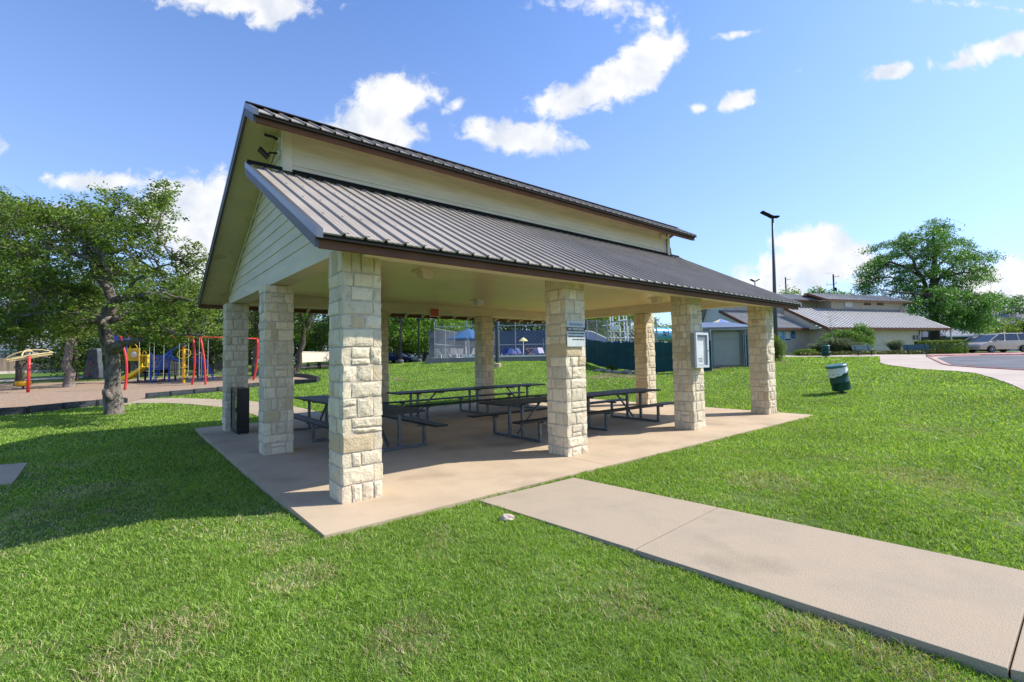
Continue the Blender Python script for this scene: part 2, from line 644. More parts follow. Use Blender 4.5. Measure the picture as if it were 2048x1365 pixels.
M_ceil = mat('ceiling_boards', (.74, .60, .34), rough=.35, scale=.6, var=.06, spec=.5)
M_brown = mat('brown_fascia', (.16, .078, .050), rough=.8, scale=2, var=.12, spec=.12)
M_roof = mat('bronze_metal_roof', (.36, .315, .262), rough=.62, scale=1.3, detail=8, col2=(.295, .255, .21), metal=0.0, spec=.3, bump=.05, bscale=20)
M_roofdk = mat('dark_metal_trim', (.016, .015, .014), rough=.75, scale=2, var=.1, spec=.1)
M_rakeb = mat('bronze_rake_board', (.105, .085, .082), rough=.5, scale=2, var=.12)
M_soff = mat('soffit_boards', (.62, .51, .30), rough=.6, scale=1.0, var=.08, patch=((.42, .33, .17), 3, .64, .70, .6))
M_rake = mat('bronze_rake_trim', (.17, .165, .165), rough=.28, scale=2, var=.1, metal=.6)
M_black = paint('black_paint', (.012, .012, .013), rough=.3, var=.2)
M_tabletop = mat('black_plastic_coating', (.014, .015, .017), rough=.5, scale=7, var=.3, bump=.15, bscale=80)
M_steel = mat('galvanized_steel', (.13, .145, .155), rough=.4, scale=14, var=.25, metal=.55)
M_galv = mat('pale_galvanized_pipe', (.30, .32, .33), rough=.45, scale=5, var=.1, metal=.5)
M_alu = paint('aluminium', (.62, .64, .65), rough=.35, metal=.3)
M_white = paint('white_paint', (.72, .72, .70), rough=.5)
M_paper = mat('paper', (.78, .77, .74), rough=.8, scale=3, var=.05)
M_ink = paint('ink', (.03, .03, .035), rough=.7)
M_red = paint('red_paint', (.52, .03, .03), rough=.4)
M_blue = paint('blue_paint', (.02, .085, .36), rough=.4)
M_bluedk = paint('dark_blue_paint', (.015, .035, .17), rough=.4)
M_yellow = paint('yellow_plastic', (.80, .56, .03), rough=.4)
M_amber = paint('amber_paint', (.78, .40, .02), rough=.4)
M_green = mat('green_barrel_paint', (.006, .055, .042), rough=.38, scale=4, var=.25)
M_greenlt = mat('green_lid_paint', (.03, .14, .125), rough=.4, scale=4, var=.15)
M_bag = mat('white_plastic_bag', (.66, .68, .68), rough=.45, scale=11, var=.08, bump=.8, bscale=14)
M_rubber = paint('tyre_rubber', (.015, .015, .015), rough=.85)
M_bark = mat('bark', (.085, .068, .055), rough=.95, scale=9, detail=12, col2=(.27, .235, .20), bump=1.0, bdist=.05, bscale=16, spec=.1, stretch=(1, 1, .45))
M_barkdk = mat('dark_bark', (.075, .06, .048), rough=.95, scale=5, detail=8, col2=(.13, .11, .09), bump=1.0, bscale=18, spec=.1)
M_glassdk = paint('dark_glass', (.02, .025, .03), rough=.08, spec=.8)
M_timber = mat('black_border_plastic', (.035, .04, .045), rough=.5, scale=6, var=.3)

# ------------------------------------------------------------------ ground, pavements
def axis(*segs):
    return np.unique(np.concatenate([np.arange(a, b, s) for a, b, s in segs]).round(3))


gx = axis((-1200, -160, 80), (-160, -48, 6), (-48, -14, .75), (-14, 14, .25), (14, 56, .75), (56, 160, 6), (160, 1201, 80))
gy = axis((-600, -60, 60), (-60, -6, 6), (-6, 0, .75), (0, 15, .25), (15, 62, .75), (62, 160, 5), (160, 1601, 80))
GX, GY = np.meshgrid(gx, gy)
GZ = terrain(GX, GY)
ny, nx = GX.shape
ii = (np.arange(ny - 1)[:, None] * nx + np.arange(nx - 1)[None]).ravel()
ground_ob = np_mesh('ground', np.stack((GX.ravel(), GY.ravel(), GZ.ravel()), 1), np.stack((ii, ii + 1, ii + nx + 1, ii + nx), 1), M_turf)
ground_ob.data.polygons.foreach_set('use_smooth', [True] * len(ground_ob.data.polygons))
tag(ground_ob, kind='structure')

SLAB = [pav(0, 0), pav(16.11, 0), pav(16.11, 12.595), pav(0, 12.595)]
root = bpy.data.objects.new
mb = MB(K)
# two pours with a saw-cut joint between them
cuts_a = [0, 5.36, 10.70, 16.11]
for i in range(3):
    for j, (b0, b1) in enumerate(((0, 6.2), (6.2, 12.595))):
        mb.box(cuts_a[i] + (.005 if i else 0), cuts_a[i + 1] - (.005 if i < 2 else 0), b0 + (.005 if j else 0), b1 - (0 if j else .005), -.5, 0)
mb.box(.02, 16.09, .02, 12.57, -.52, -.012)
slab = mb.build('concrete_slab', M_conc)
slab.location = PO
slab.rotation_euler = (0, 0, YAW)
tag(slab, kind='structure')

# front walk: three pours, the joints left open
wl0, wr0 = on_z(957, 1000), on_z(1147, 954.5)
wl1, wr1 = on_z(1269, 1098), on_z(1436, 1014)
wl2 = on_z(2020, 1337)
jd = (on_z(2047, 1241) - wl2).xy            # the far joint is not square to the walk
rd = (wr1 - wr0).xy
den = jd.x * rd.y - jd.y * rd.x
kk = ((wr0.x - wl2.x) * rd.y - (wr0.y - wl2.y) * rd.x) / den
wr2 = wl2 + Vector((jd.x, jd.y, 0)) * kk
e2 = (on_z(2048, 1343) - wl2).normalized()
d = (wl2 - wl1).normalized()
wl2b, wr2b = wl2 + e2 * 3.4, wr2 + e2 * 3.4
q = AV.copy()
mb = MB()


def pour(p):
    mb.prism([(v.x, v.y) for v in p], -.34, -.004)


e = d * .006
wl0 = wl0 + BV * .004
pour([wl0 - BV * .01, wl1 - e, wr1 - e, wr0 - BV * .01])
pour([wl1 + e, wl2 - e * 1.4, wr2 - e * 1.4, wr1 + e])
pour([wl2 + e * .2, wl2b, wr2b, wr2 + e * .2])  # crossing walk beyond the joint
mb.prism([(v.x, v.y) for v in (wl0 + BV * -.02 + d * .04, wl2 + d * .0 - BV * -.02, wr2 - d * .02, wr0 + d * .04 - BV * .02)], -.36, -.02)
WALK = [wl0, wl2, wl2b, wr2b, wr2, wr0]
tag(mb.build('walkway', M_walk, bevel=.006), kind='structure')

# concrete pad in the grass at the left
pad = [on_z(-150, 945, -.06), on_z(-130, 985, -.06), on_z(24, 969.5, -.06), on_z(56, 926.5, -.06)]
PAD = pad[::-1]
if (PAD[1] - PAD[0]).cross(PAD[2] - PAD[1]).z < 0:
    PAD = pad
mb = MB().prism([(v.x, v.y) for v in PAD], -.3, -.045)
tag(mb.build('concrete_pad', M_conc, bevel=.006), kind='structure')


def gpoly(pts):
    """outline on the terrain; (column, row) is looked up by ray, (column, 0, depth) by depth"""
    return [ground(*p)[:2] if len(p) == 2 else (on_y(p[0], 700, p[2]).x, p[2]) for p in pts]


def ccw(p):
    a = sum(p[i][0] * p[(i + 1) % len(p)][1] - p[(i + 1) % len(p)][0] * p[i][1] for i in range(len(p)))
    return p if a > 0 else p[::-1]


PATH = [(215, 812), (235, 807), (267, 803), (293, 799.5), (340, 798), (400, 799), (443, 801), (499, 804), (545, 809), (588, 815), (620, 822), (650, 829), (668, 836), (640, 848), (600, 845), (560, 841), (518, 835), (499, 829), (443, 816.4), (380, 810), (323, 807.5), (270, 808.5), (240, 813)]
PATH = ccw(gpoly(PATH))
drape('path', PATH, M_walk, .03, skirt=.12)
BORDER_A = [(-40, 836), (0, 832.5), (56, 828.5), (115, 821.5), (165, 817), (206, 812.5), (250, 808)]
BORDER_B = [(291.5, 799), (357, 792), (416, 786.5), (445, 784), (480, 779.5), (516, 774)]
BORDER_C = [(588, 770), (612, 768), (633, 766), (639, 762.5), (622, 757.5), (600, 755), (575, 754)]
MULCH = [(-300, 870)] + BORDER_A + BORDER_B + BORDER_C + [(500, 754), (443, 753), (380, 754), (300, 758), (200, 763), (130, 766), (0, 769), (-300, 790)]
MULCH = ccw(gpoly(MULCH))
drape('mulch_ground', MULCH, M_mulch, .04)
PATH2 = ccw(gpoly([(-200, 770), (0, 765), (60, 762), (140, 758), (300, 750), (443, 746.5), (443, 744.5), (300, 747.5), (140, 754.5), (60, 758.5), (0, 761), (-200, 766)]))
drape('far_path', PATH2, M_pave, .03)
DIRT2 = ccw(gpoly([(560, 735), (612, 731), (700, 727.5), (700, 731), (640, 734), (600, 737.5)]))
drape('dirt_strip', DIRT2, mat('pale_dirt', (.42, .29, .21), rough=.95, var=.15), .03)

SIDE = [(1545, 0, 40.5), (1600, 0, 40.8), (1645, 0, 40.2), (1700, 0, 38.8), (1758, 0, 37.6), (1761, 727), (1774, 731), (1840, 740), (1910, 744), (1950, 748), (1985, 757.5), (2020, 770), (2048, 783), (2200, 880),
        (2300, 800), (2300, 0, 46), (2048, 0, 46), (1920, 0, 43.2), (1850, 0, 42.2), (1780, 0, 41.9), (1700, 0, 42.0), (1640, 0, 42.3), (1600, 0, 44), (1545, 0, 46)]
SIDE = ccw(gpoly(SIDE))
drape('sidewalk', SIDE, M_pave, .035, skirt=.1)
LOT = [(1874, 717.5), (1886, 723), (1904, 731), (1960, 735.5), (2048, 740.5), (2250, 752), (2250, 714), (2048, 712.5), (1960, 713), (1905, 714.5)]
LOT = ccw(gpoly(LOT))
drape('parking_lot', LOT, M_asph, .05)
# painted kerb round the lot: a raised band
def band(name, outer, inner, m, off, skirt):
    return drape(name, ccw(gpoly(outer + inner[::-1])), m, off, skirt=skirt)


band('kerb', [(1852, 714.5), (1868, 722.5), (1886, 731), (1900, 733.5), (1960, 738), (2048, 743), (2250, 755)], [(1860, 715.2), (1875, 722.8), (1891, 730.3), (1904, 732.8), (1960, 737.2), (2048, 742.2), (2250, 754)], M_redcurb, .075, .12)
band('far_kerb', [(1852, 714), (1905, 711.2), (1960, 709.5), (2048, 708.8), (2250, 710)], [(1862, 715), (1905, 713.8), (1960, 712.2), (2048, 711.6), (2250, 713)], M_redcurb, .13, .15)
# bare soil patches
for pts in ([(1165, 757), (1200, 760), (1235, 755), (1262, 758), (1305, 757), (1316, 751), (1290, 744), (1255, 741), (1225, 745), (1190, 752)],
            [(1548, 727), (1568, 728), (1580, 725), (1565, 722), (1550, 723)], [(785, 760), (800, 762), (812, 759), (802, 757), (788, 757)], [(1400, 742), (1420, 744), (1480, 733), (1500, 731), (1480, 728), (1420, 737)]):
    drape('soil_patch', ccw(gpoly(pts)), M_dirt, .02)
BARE = [SLAB, WALK, PAD, PATH, MULCH, PATH2, SIDE, LOT, DIRT2]

# ------------------------------------------------------------------ pavilion
pv = thing('picnic_pavilion', 'open picnic pavilion with limestone pillars and a stepped brown metal roof', 'pavilion', PO, YAW)
COLS_A, COLS_B, CW = [.62, 5.36, 10.38, 15.25], [1.08, 5.92, 10.97], .605
CH = 3.82 * K                      # pillar height


def stone_column(seed):
    rnd = random.Random(seed)
    core, st = MB(), MB()
    h2 = CW * K / 2
    core.box(-h2 + .003, h2 - .003, -h2 + .003, h2 - .003, 0, CH)
    z = 0.0
    T = .10
    k = 0
    while z < CH - .01:
        ch = rnd.choice((.145, .17, .19, .205, .22, .24))
        if z + ch > CH - .1:
            ch = CH - z
        flip = k % 2
        for f in range(4):
            rot = Matrix.Rotation(f * math.pi / 2, 4, 'Z')
            # this face runs along x at y = -h2; it owns one corner, the next face owns the other
            x0, x1 = (-h2, h2 - T) if flip else (-h2 + T, h2)
            span = x1 - x0
            cut = [x0]
            pat = rnd.random()
            if pat < .3:
                pass
            elif pat < .86:
                cut.append(x0 + span * rnd.uniform(.28, .72))
            else:
                a = rnd.uniform(.22, .36)
                cut += [x0 + span * a, x0 + span * rnd.uniform(.6, .76)]
            cut.append(x1)
            cells = []
            for i in range(len(cut) - 1):
                if cut[i + 1] - cut[i] > .15 and ch > .18 and rnd.random() < .16:     # a thin stone bedded on another
                    zm = ch * rnd.choice((.36, .62))
                    cells += [(cut[i], cut[i + 1], 0, zm), (cut[i], cut[i + 1], zm, ch)]
                else:
                    cells.append((cut[i], cut[i + 1], 0, ch))
            for a, b, zl, zh in cells:
                rough = rnd.uniform(.5, 1.3)
                g = .0075
                a2 = a + (g if a > -h2 + 1e-6 else 0)
                b2 = b - (g if b < h2 - 1e-6 else 0)
                z0, z1 = z + zl + (g if z + zl > 0 else 0), z + zh - g
                push = rnd.uniform(.001, .011)
                tilt = rnd.uniform(-.006, .006)
                nxx, nzz, nyy = max(4, int((b2 - a2) / .032)), 6, 3
                off = Vector((rnd.uniform(0, 50), rnd.uniform(0, 50), rnd.uniform(0, 50)))
                skew = rnd.uniform(-.006, .006)

                def vert(ix, iy, iz):
                    s, t, w = ix / nxx * 2 - 1, iz / nzz * 2 - 1, iy / nyy
                    x = a2 + (b2 - a2) * ix / nxx
                    zz = z0 + (z1 - z0) * iz / nzz
                    y = -h2 + T * w
                    nz = noise.noise(Vector((x * 13, zz * 13, y * 13)) + off)
                    n2 = noise.noise(Vector((x * 34, zz * 34, y * 34)) + off)
                    if iy == 0:
                        y -= push + rough * (.011 * (1 - s ** 4) * (1 - t ** 4) + nz * .011 + n2 * .007)
                    ex = 1.0 if abs(s) > .999 else 0
                    x += -s * ex * (.004 if iy == 0 else 0) + nz * .005 + (0 if iy else skew * t)
                    zz += (-t * (.005 if iy == 0 else 0) if abs(t) > .999 else 0) + n2 * .004 + tilt * s * (0 if z == 0 and iz == 0 else 1)
                    if z + zl == 0 and iz == 0:
                        zz = 0
                    return rot @ Vector((x, y, zz))
                idx, vs, fs = {}, [], []

                def V(ix, iy, iz):
                    key = (ix, iy, iz)
                    if key not in idx:
                        idx[key] = len(vs)
                        vs.append(vert(*key))
                    return idx[key]
                for ix in range(nxx):
                    for iz in range(nzz):
                        fs.append((V(ix, 0, iz), V(ix + 1, 0, iz), V(ix + 1, 0, iz + 1), V(ix, 0, iz + 1)))
                for iy in range(nyy):
                    for iz in range(nzz):
                        fs.append((V(0, iy + 1, iz), V(0, iy, iz), V(0, iy, iz + 1), V(0, iy + 1, iz + 1)))
                        fs.append((V(nxx, iy, iz), V(nxx, iy + 1, iz), V(nxx, iy + 1, iz + 1), V(nxx, iy, iz + 1)))
                    for ix in range(nxx):
                        fs.append((V(ix, iy, nzz), V(ix + 1, iy, nzz), V(ix + 1, iy + 1, nzz), V(ix, iy + 1, nzz)))
                        fs.append((V(ix, iy + 1, 0), V(ix + 1, iy + 1, 0), V(ix + 1, iy, 0), V(ix, iy, 0)))
                st.add(vs, fs)
        z += ch
        k += 1
    return core, st


protos = []
for s in range(5):
    core, st = stone_column(11 + s * 7)
    me = bpy.data.meshes.new('stone_column')
    me.from_pydata([tuple(v) for v in core.v + st.v], [], core.f + [tuple(i + len(core.v) for i in f) for f in st.f])
    me.materials.append(M_mortar)
    me.materials.append(M_stone)
    me.polygons.foreach_set('material_index', [0] * len(core.f) + [1] * len(st.f))
    me.update()
    protos.append(me)
spots = [(a, COLS_B[0]) for a in COLS_A] + [(COLS_A[0], COLS_B[1]), (COLS_A[3], COLS_B[1])] + [(a, COLS_B[2]) for a in COLS_A]
for i, (a, b) in enumerate(spots):
    o = link('stone_column', protos[(i * 3) % 5], pv)
    o.location = ((a + CW / 2) * K, (b + CW / 2) * K, 0)
    o.scale.z = {COLS_B[0]: 1.0, COLS_B[1]: 1.014, COLS_B[2]: 1.034}[b]
    o.rotation_euler = (0, 0, math.pi / 2 * ((i * 3) % 4))

RA0, RA1 = .037, 16.433
EB, EZ = .36, 3.79                  # front eave edge
TB, TZ = 5.0, 6.21                  # lower roof meets the clerestory wall
GB, GZ_ = 5.05, 7.49                # ridge
UB, UZ = 4.16, 7.00                 # front edge of the upper roof
BB, BZ = 12.42, 4.06                # back eave edge


def lower_z(b):
    return EZ + (b - EB) * (TZ - EZ) / (TB - EB)


def back_z(b):
    return GZ_ + (b - GB) * (BZ - GZ_) / (BB - GB)


def ribbed(name, p0, p1, a0, a1, first, step=.3014, h=.036, wb=.062, wt=.028, thick=.02):
    """sheet metal with ribs: profile along a, run from eave p0=(b, z) to top p1"""
    prof = [(a0, 0)]
    x = first
    while x < a1 - .06:
        if x > a0 + .06:
            prof += [(x - wb / 2, 0), (x - wt / 2, h), (x + wt / 2, h), (x + wb / 2, 0)]
            if x + step * .66 < a1 - .05:      # two faint stiffening beads in the pan
                for f in (.36, .64):
                    prof += [(x + step * f - .022, 0), (x + step * f, .006), (x + step * f + .022, 0)]
        x += step
    prof.append((a1, 0))
    d = Vector((0, p1[0] - p0[0], p1[1] - p0[1])).normalized()
    n = Vector((0, -d.z, d.y))
    if n.z < 0:
        n = -n
    vs, fs = [], []
    for lo in (0, 1):
        for pt in (p0, p1):
            for a, hh in prof:
                v = Vector((a, pt[0], pt[1])) + n * (hh - lo * thick)
                vs.append(v)
    m = len(prof)
    for i in range(m - 1):
        fs.append((i, i + 1, m + i + 1, m + i))
        fs.append((2 * m + i, 3 * m + i, 3 * m + i + 1, 2 * m + i + 1))
        fs.append((i, 2 * m + i, 2 * m + i + 1, i + 1))
        fs.append((m + i, m + i + 1, 3 * m + i + 1, 3 * m + i))
    fs.append((0, m, 3 * m, 2 * m))
    fs.append((m - 1, 3 * m - 1, 4 * m - 1, 2 * m - 1))
    mb = MB(K)
    mb.add(vs, fs)
    run = math.hypot(p1[0] - p0[0], p1[1] - p0[1])
    row = .12
    while row < run - .1 and name == 'lower_roof':        # screw heads in rows across the pans
        x = first + .10
        while x < a1 - .1:
            c = Vector((x, p0[0], p0[1])) + d * row + n * .004
            mb.add([c + d * .022 * math.cos(t) + Vector((.022 * math.sin(t), 0, 0)) + n * .012 for t in (0, 1.05, 2.1, 3.14, 4.19, 5.24)] +
                   [c + d * .028 * math.cos(t) + Vector((.028 * math.sin(t), 0, 0)) for t in (0, 1.05, 2.1, 3.14, 4.19, 5.24)],
                   [(0, 1, 2, 3, 4, 5)] + [(k, (k + 1) % 6, 6 + (k + 1) % 6, 6 + k) for k in range(6)])
            x += step
        row += 1.18
    o = mb.build(name, M_roof, pv)
    return o


ribbed('lower_roof', (EB, EZ), (TB - .02, TZ - .01), RA0, RA1, .379)
ribbed('upper_roof', (UB, UZ), (GB, GZ_), RA0, RA1, .379)
ribbed('back_roof', (BB, BZ), (GB + .001, GZ_), RA0, RA1, .379)


def along_b(name, poly, a0, a1, m, bevel=0):
    """prism with (b, z) outline from a0 to a1"""
    vs = [(a0, b, z) for b, z in poly] + [(a1, b, z) for b, z in poly]
    n = len(poly)
    mb = MB(K)
    mb.add(vs, [tuple(range(n)), tuple(range(2 * n - 1, n - 1, -1))] + [(i, n + i, n + (i + 1) % n, (i + 1) % n) for i in range(n)])
    o = mb.build(name, m, pv, bevel=bevel)
    return o


dk = .025
# decks under the metal (their undersides are the painted soffits)
along_b('soffit', [(.53, lower_z(.53) - dk), (4.99, lower_z(4.99) - dk), (4.99, lower_z(4.99) - .13), (.53, lower_z(.53) - .09)], .085, 16.385, M_soff)
along_b('soffit', [(4.36, UZ + .2 * .55 - dk), (5.04, GZ_ - dk), (5.04, GZ_ - .12), (4.36, UZ + .2 * .55 - .10)], .085, 16.385, M_soff)
along_b('soffit', [(5.045, GZ_ - dk), (12.31, back_z(12.31) - dk), (12.31, back_z(12.31) - .10), (5.045, GZ_ - .12)], .085, 16.385, M_soff)
# fascias
along_b('fascia', [(.46, 3.605), (.525, 3.605), (.525, 3.80), (.46, 3.785)], RA0 + .05, RA1 - .05, M_brown)
along_b('drip_edge', [(.385, 3.715), (.457, 3.715), (.457, 3.785), (.385, 3.765)], RA0 + .03, RA1 - .03, M_roofdk)
along_b('fascia', [(4.27, 6.83), (4.335, 6.83), (4.335, 7.045), (4.27, 7.015)], RA0 + .05, RA1 - .05, M_brown)
along_b('drip_edge', [(4.185, 6.925), (4.267, 6.925), (4.267, 7.00), (4.185, 6.98)], RA0 + .03, RA1 - .03, M_roofdk)
along_b('fascia', [(12.33, 3.885), (12.33, 4.075), (12.39, 4.05), (12.39, 3.885)], RA0 + .05, RA1 - .05, M_brown)
along_b('eave_soffit', [(.53, 3.66), (1.195, 3.70), (1.195, 3.73), (.53, 3.70)], .9, 15.6, M_cream)
# rake trims: metal cap over a fascia board
for a, b in ((RA0 - .012, RA0 + .045), (RA1 - .045, RA1 + .012)):
    for (b0, z0, b1, z1) in ((EB, EZ, TB, TZ), (UB, UZ, GB + .02, GZ_ + .01)):
        along_b('rake_cap', [(b0, z0 + .05), (b1, z1 + .05), (b1, z1 - .07), (b0, z0 - .075)], a - .006, b + .02, M_rake)
        along_b('rake_board', [(b0 + .09, z0 - .03), (b1, z1 - .0735), (b1, z1 - .235), (b0 + .09, z0 - .19)], a + .004, b, M_rakeb)
    along_b('rake_cap', [(GB - .02, GZ_ + .055), (BB, BZ + .05), (BB, BZ - .03), (GB - .02, GZ_ - .035)], a - .004, b + .02, M_rake)
    along_b('rake_board', [(GB - .01, GZ_ - .0385), (BB - .02, BZ - .034), (BB - .02, BZ - .17), (GB - .01, GZ_ - .19)], a + .004, b, M_rakeb)
# ridge cap and wall flashing
along_b('ridge_cap', [(4.93, GZ_ + .0), (5.05, GZ_ + .066), (5.17, GZ_ + .0), (5.17, GZ_ + .02), (5.05, GZ_ + .088), (4.93, GZ_ + .022)], RA0, RA1, M_roofdk)
along_b('wall_flashing', [(4.83, lower_z(4.83) + .05), (4.975, lower_z(4.95) + .055), (4.975, lower_z(4.95) + .12), (4.955, lower_z(4.95) + .12), (4.955, lower_z(4.93) + .07), (4.83, lower_z(4.83) + .065)], RA0 + .02, RA1 - .02, M_roofdk)

# lapped siding: each course a board that leans out at its foot
def siding(name, a_face, out, z0, z1, ext, rng, end=None):
    mb = MB(K)
    z = z0
    while z < z1 - .02:
        zt = min(z + ext, z1)
        l0, r0 = rng(z + .001)
        l1, r1 = rng(zt - .001)
        l0, r0, l1, r1 = max(l0, -9), r0, l1, r1
        o0, o1 = out * .030, out * .010
        if end is None:      # wall faces along a
            vs = [(a_face + o0, l0, z), (a_face + o0, r0, z), (a_face + o1, r1, zt), (a_face + o1, l1, zt), (a_face - out * .02, l0, z), (a_face - out * .02, r0, z), (a_face - out * .02, r1, zt), (a_face - out * .02, l1, zt)]
        else:                # wall faces along b
            vs = [(l0, a_face + o0, z), (r0, a_face + o0, z), (r1, a_face + o1, zt), (l1, a_face + o1, zt), (l0, a_face - out * .02, z), (r0, a_face - out * .02, z), (r1, a_face - out * .02, zt), (l1, a_face - out * .02, zt)]
        mb.add(vs, [(0, 1, 2, 3), (7, 6, 5, 4), (0, 4, 5, 1), (1, 5, 6, 2), (2, 6, 7, 3), (3, 7, 4, 0)])
        z = zt
    return mb.build(name, M_cream, pv)


def gable_rng(z):
    lo = 5.01 if z > 6.08 else EB + (z + .135 - EZ) * (TB - EB) / (TZ - EZ)
    hi = GB + (z + .125 - GZ_) * (BB - GB) / (BZ - GZ_)
    return max(lo, 1.2), min(hi, 11.42)


siding('gable_siding', .80, -1, 4.05, 7.30, .262, gable_rng)
siding('gable_siding', 15.67, 1, 4.10, 7.30, .262, gable_rng)
siding('clerestory_wall', 5.0, -1, 6.12, 7.30, .285, lambda z: (.80, 15.67), end=1)
for a0, a1 in ((.76, .93), (15.54, 15.71)):
    MB(K).box(a0, a1, 4.945, 4.985, 6.14, 7.28).build('corner_trim', M_cream, pv)
MB(K).box(.735, .758, 4.95, 5.12, 6.14, 7.33).build('corner_trim', M_cream, pv)
# frieze at the siding's raking edge and beams on the pillars
along_b('gable_trim', [(5.12, 7.33), (11.3, back_z(11.3) - .13), (11.3, back_z(11.3) - .25), (5.12, 7.21)], .745, .768, M_cream)
mb = MB(K)
mb.box(1.16, 15.29, 1.2, 1.56, 3.822, 4.21)
mb.build('beam', M_cream, pv)
mb = MB(K)
mb.box(1.16, 15.29, 11.02, 11.40, 3.957, 4.36)
mb.build('beam', M_cream, pv)
mb = MB(K)
vs = [(x, b, z) for x in (.752, 1.158) for b, z in ((1.2, 3.824), (11.42, 3.965), (11.42, 4.185), (1.2, 4.065))]
mb.add(vs, [(3, 2, 1, 0), (4, 5, 6, 7), (0, 1, 5, 4), (1, 2, 6, 5), (2, 3, 7, 6), (3, 0, 4, 7)])
mb.build('gable_beam', M_cream, pv)
mb = MB(K)
vs = [(x, b, z) for x in (15.292, 15.71) for b, z in ((1.2, 3.824), (11.42, 3.965), (11.42, 4.33), (1.2, 4.225))]
mb.add(vs, [(3, 2, 1, 0), (4, 5, 6, 7), (0, 1, 5, 4), (1, 2, 6, 5), (2, 3, 7, 6), (3, 0, 4, 7)])
mb.build('gable_beam', M_cream, pv)

M_ceilb = M_ceil
mb = MB(K)
# ceiling boards: narrow shadow gaps between sheets
bb = np.linspace(1.57, 11.01, 12)
aa = np.linspace(1.165, 15.285, 6)
for i in range(11):
    off = .5 * (i % 2)
    edges = [1.165] + [x for x in (aa[:-1] + off * (aa[1] - aa[0])) if 1.3 < x < 15.2] + [15.285]
    for j in range(len(edges) - 1):
        mb.box(edges[j] + .004, edges[j + 1] - .004, bb[i] + .005, bb[i + 1] - .005, 4.22, 4.26)
mb.box(1.17, 15.28, 1.58, 11.0, 4.232, 4.28)
mb.v = [(x, y, z + (y - 1.57 * K) * .0095) for x, y, z in mb.v]
mb.build('ceiling', M_ceilb, pv)
# rafter tails beyond the back beam
for i in range(19):
    a = 1.0 + i * .79
    mb = MB(K)
    z0, z1 = back_z(11.405) - .115, back_z(12.31) - .105
    vs = [(x, b, z) for x in (a, a + .06) for b, z in ((11.405, z0), (12.31, z1), (12.31, z1 - .13), (11.405, z0 - .22))]
    mb.add(vs, [(0, 1, 2, 3), (7, 6, 5, 4), (0, 4, 5, 1), (1, 5, 6, 2), (2, 6, 7, 3), (3, 7, 4, 0)])
    mb.build('rafter_tail', M_cream, pv)

# ------------------------------------------------------------------ things fixed to or standing in the pavilion
def on_pav(name, label, cat, a, b, z, group=None):
    return thing(name, label, cat, pav(a, b, z), YAW, group)


LG = 'ceiling lights under the pavilion'
for a, b, z, lab, m in ((3.742, 4.167, 4.22, 'cream ceiling light nearest the front eave between corner pillar and signed pillar', M_cream),
                        (8.449, 8.534, 4.22, 'small white ceiling light near the red sign on the back beam', M_white),
                        (13.49, 4.2, 4.22, 'cream ceiling light between the signed pillar and the notice case pillar', M_cream)):
    t = on_pav('ceiling_light', lab, 'ceiling light', a, b, z + (b - 1.57) * .0095, LG)
    MB().box(-.19, .19, -.19, .19, -.03, 0).build('mounting_plate', m, t, bevel=.004)
    MB().lathe([(.17, -.03), (.165, -.08), (.13, -.17)], 4, M=Matrix.Rotation(math.pi / 4, 4, 'Z')).build('lamp_cover', m, t, bevel=.006)

t = on_pav('flood_light', 'black square floodlight on the left gable under the peak', 'floodlight', .765, 5.3, 6.72)
MB().lathe([(.075, 0), (.08, .02), (.06, .045)], 14, M=Matrix.Rotation(R(-90), 4, 'Y')).build('mounting_box', M_cream, t)
MB().tube([(-.04, 0, 0), (-.16, 0, -.02), (-.2, 0, -.06)], .018).build('arm', M_black, t)
mm = Matrix.Translation((-.26, 0, -.06)) @ Matrix.Rotation(R(40), 4, 'Y')
mm = mm @ Matrix.Scale(.62, 4)
MB().box(-.17, .15, -.13, .13, -.035, .035, mm).build('lamp_head', M_black, t, bevel=.008)
MB().box(-.15, .13, -.11, .11, .036, .04, mm).build('lens', M_glassdk, t)
t = on_pav('motion_sensor', 'small black sensor under the roof peak above the floodlight', 'sensor', .765, 5.28, 7.02)
MB().lathe([(.06, 0), (.065, .02), (.045, .045)], 14, M=Matrix.Rotation(R(-90), 4, 'Y')).build('mounting_box', M_cream, t)
MB().tube([(-.03, 0, 0), (-.12, 0, .03), (-.26, 0, .03)], .026).build('sensor_head', M_black, t)
t = on_pav('flood_light', 'small dark floodlight on the far right end of the clerestory wall', 'floodlight', 15.74, 5.1, 6.45)
MB().box(0, .05, -.06, .06, -.08, .08).build('mounting_box', M_alu, t)
MB().box(.03, .10, -.09, .09, -.2, .1, Matrix.Rotation(R(-12), 4, 'Y')).build('lamp_head', M_black, t, bevel=.01)
t = on_pav('conduit_box', 'beige junction box and conduit on the right end of the clerestory wall', 'junction box', 15.3, 4.955, 6.95)
MB().box(-.22, .02, -.07, 0, -.09, .05).box(.02, .14, -.05, -.01, -.04, .02).build('box', M_cream, t, bevel=.006)
MB().tube([(.10, -.03, .28), (.10, -.03, -.52)], .016).build('conduit', M_steel, t)

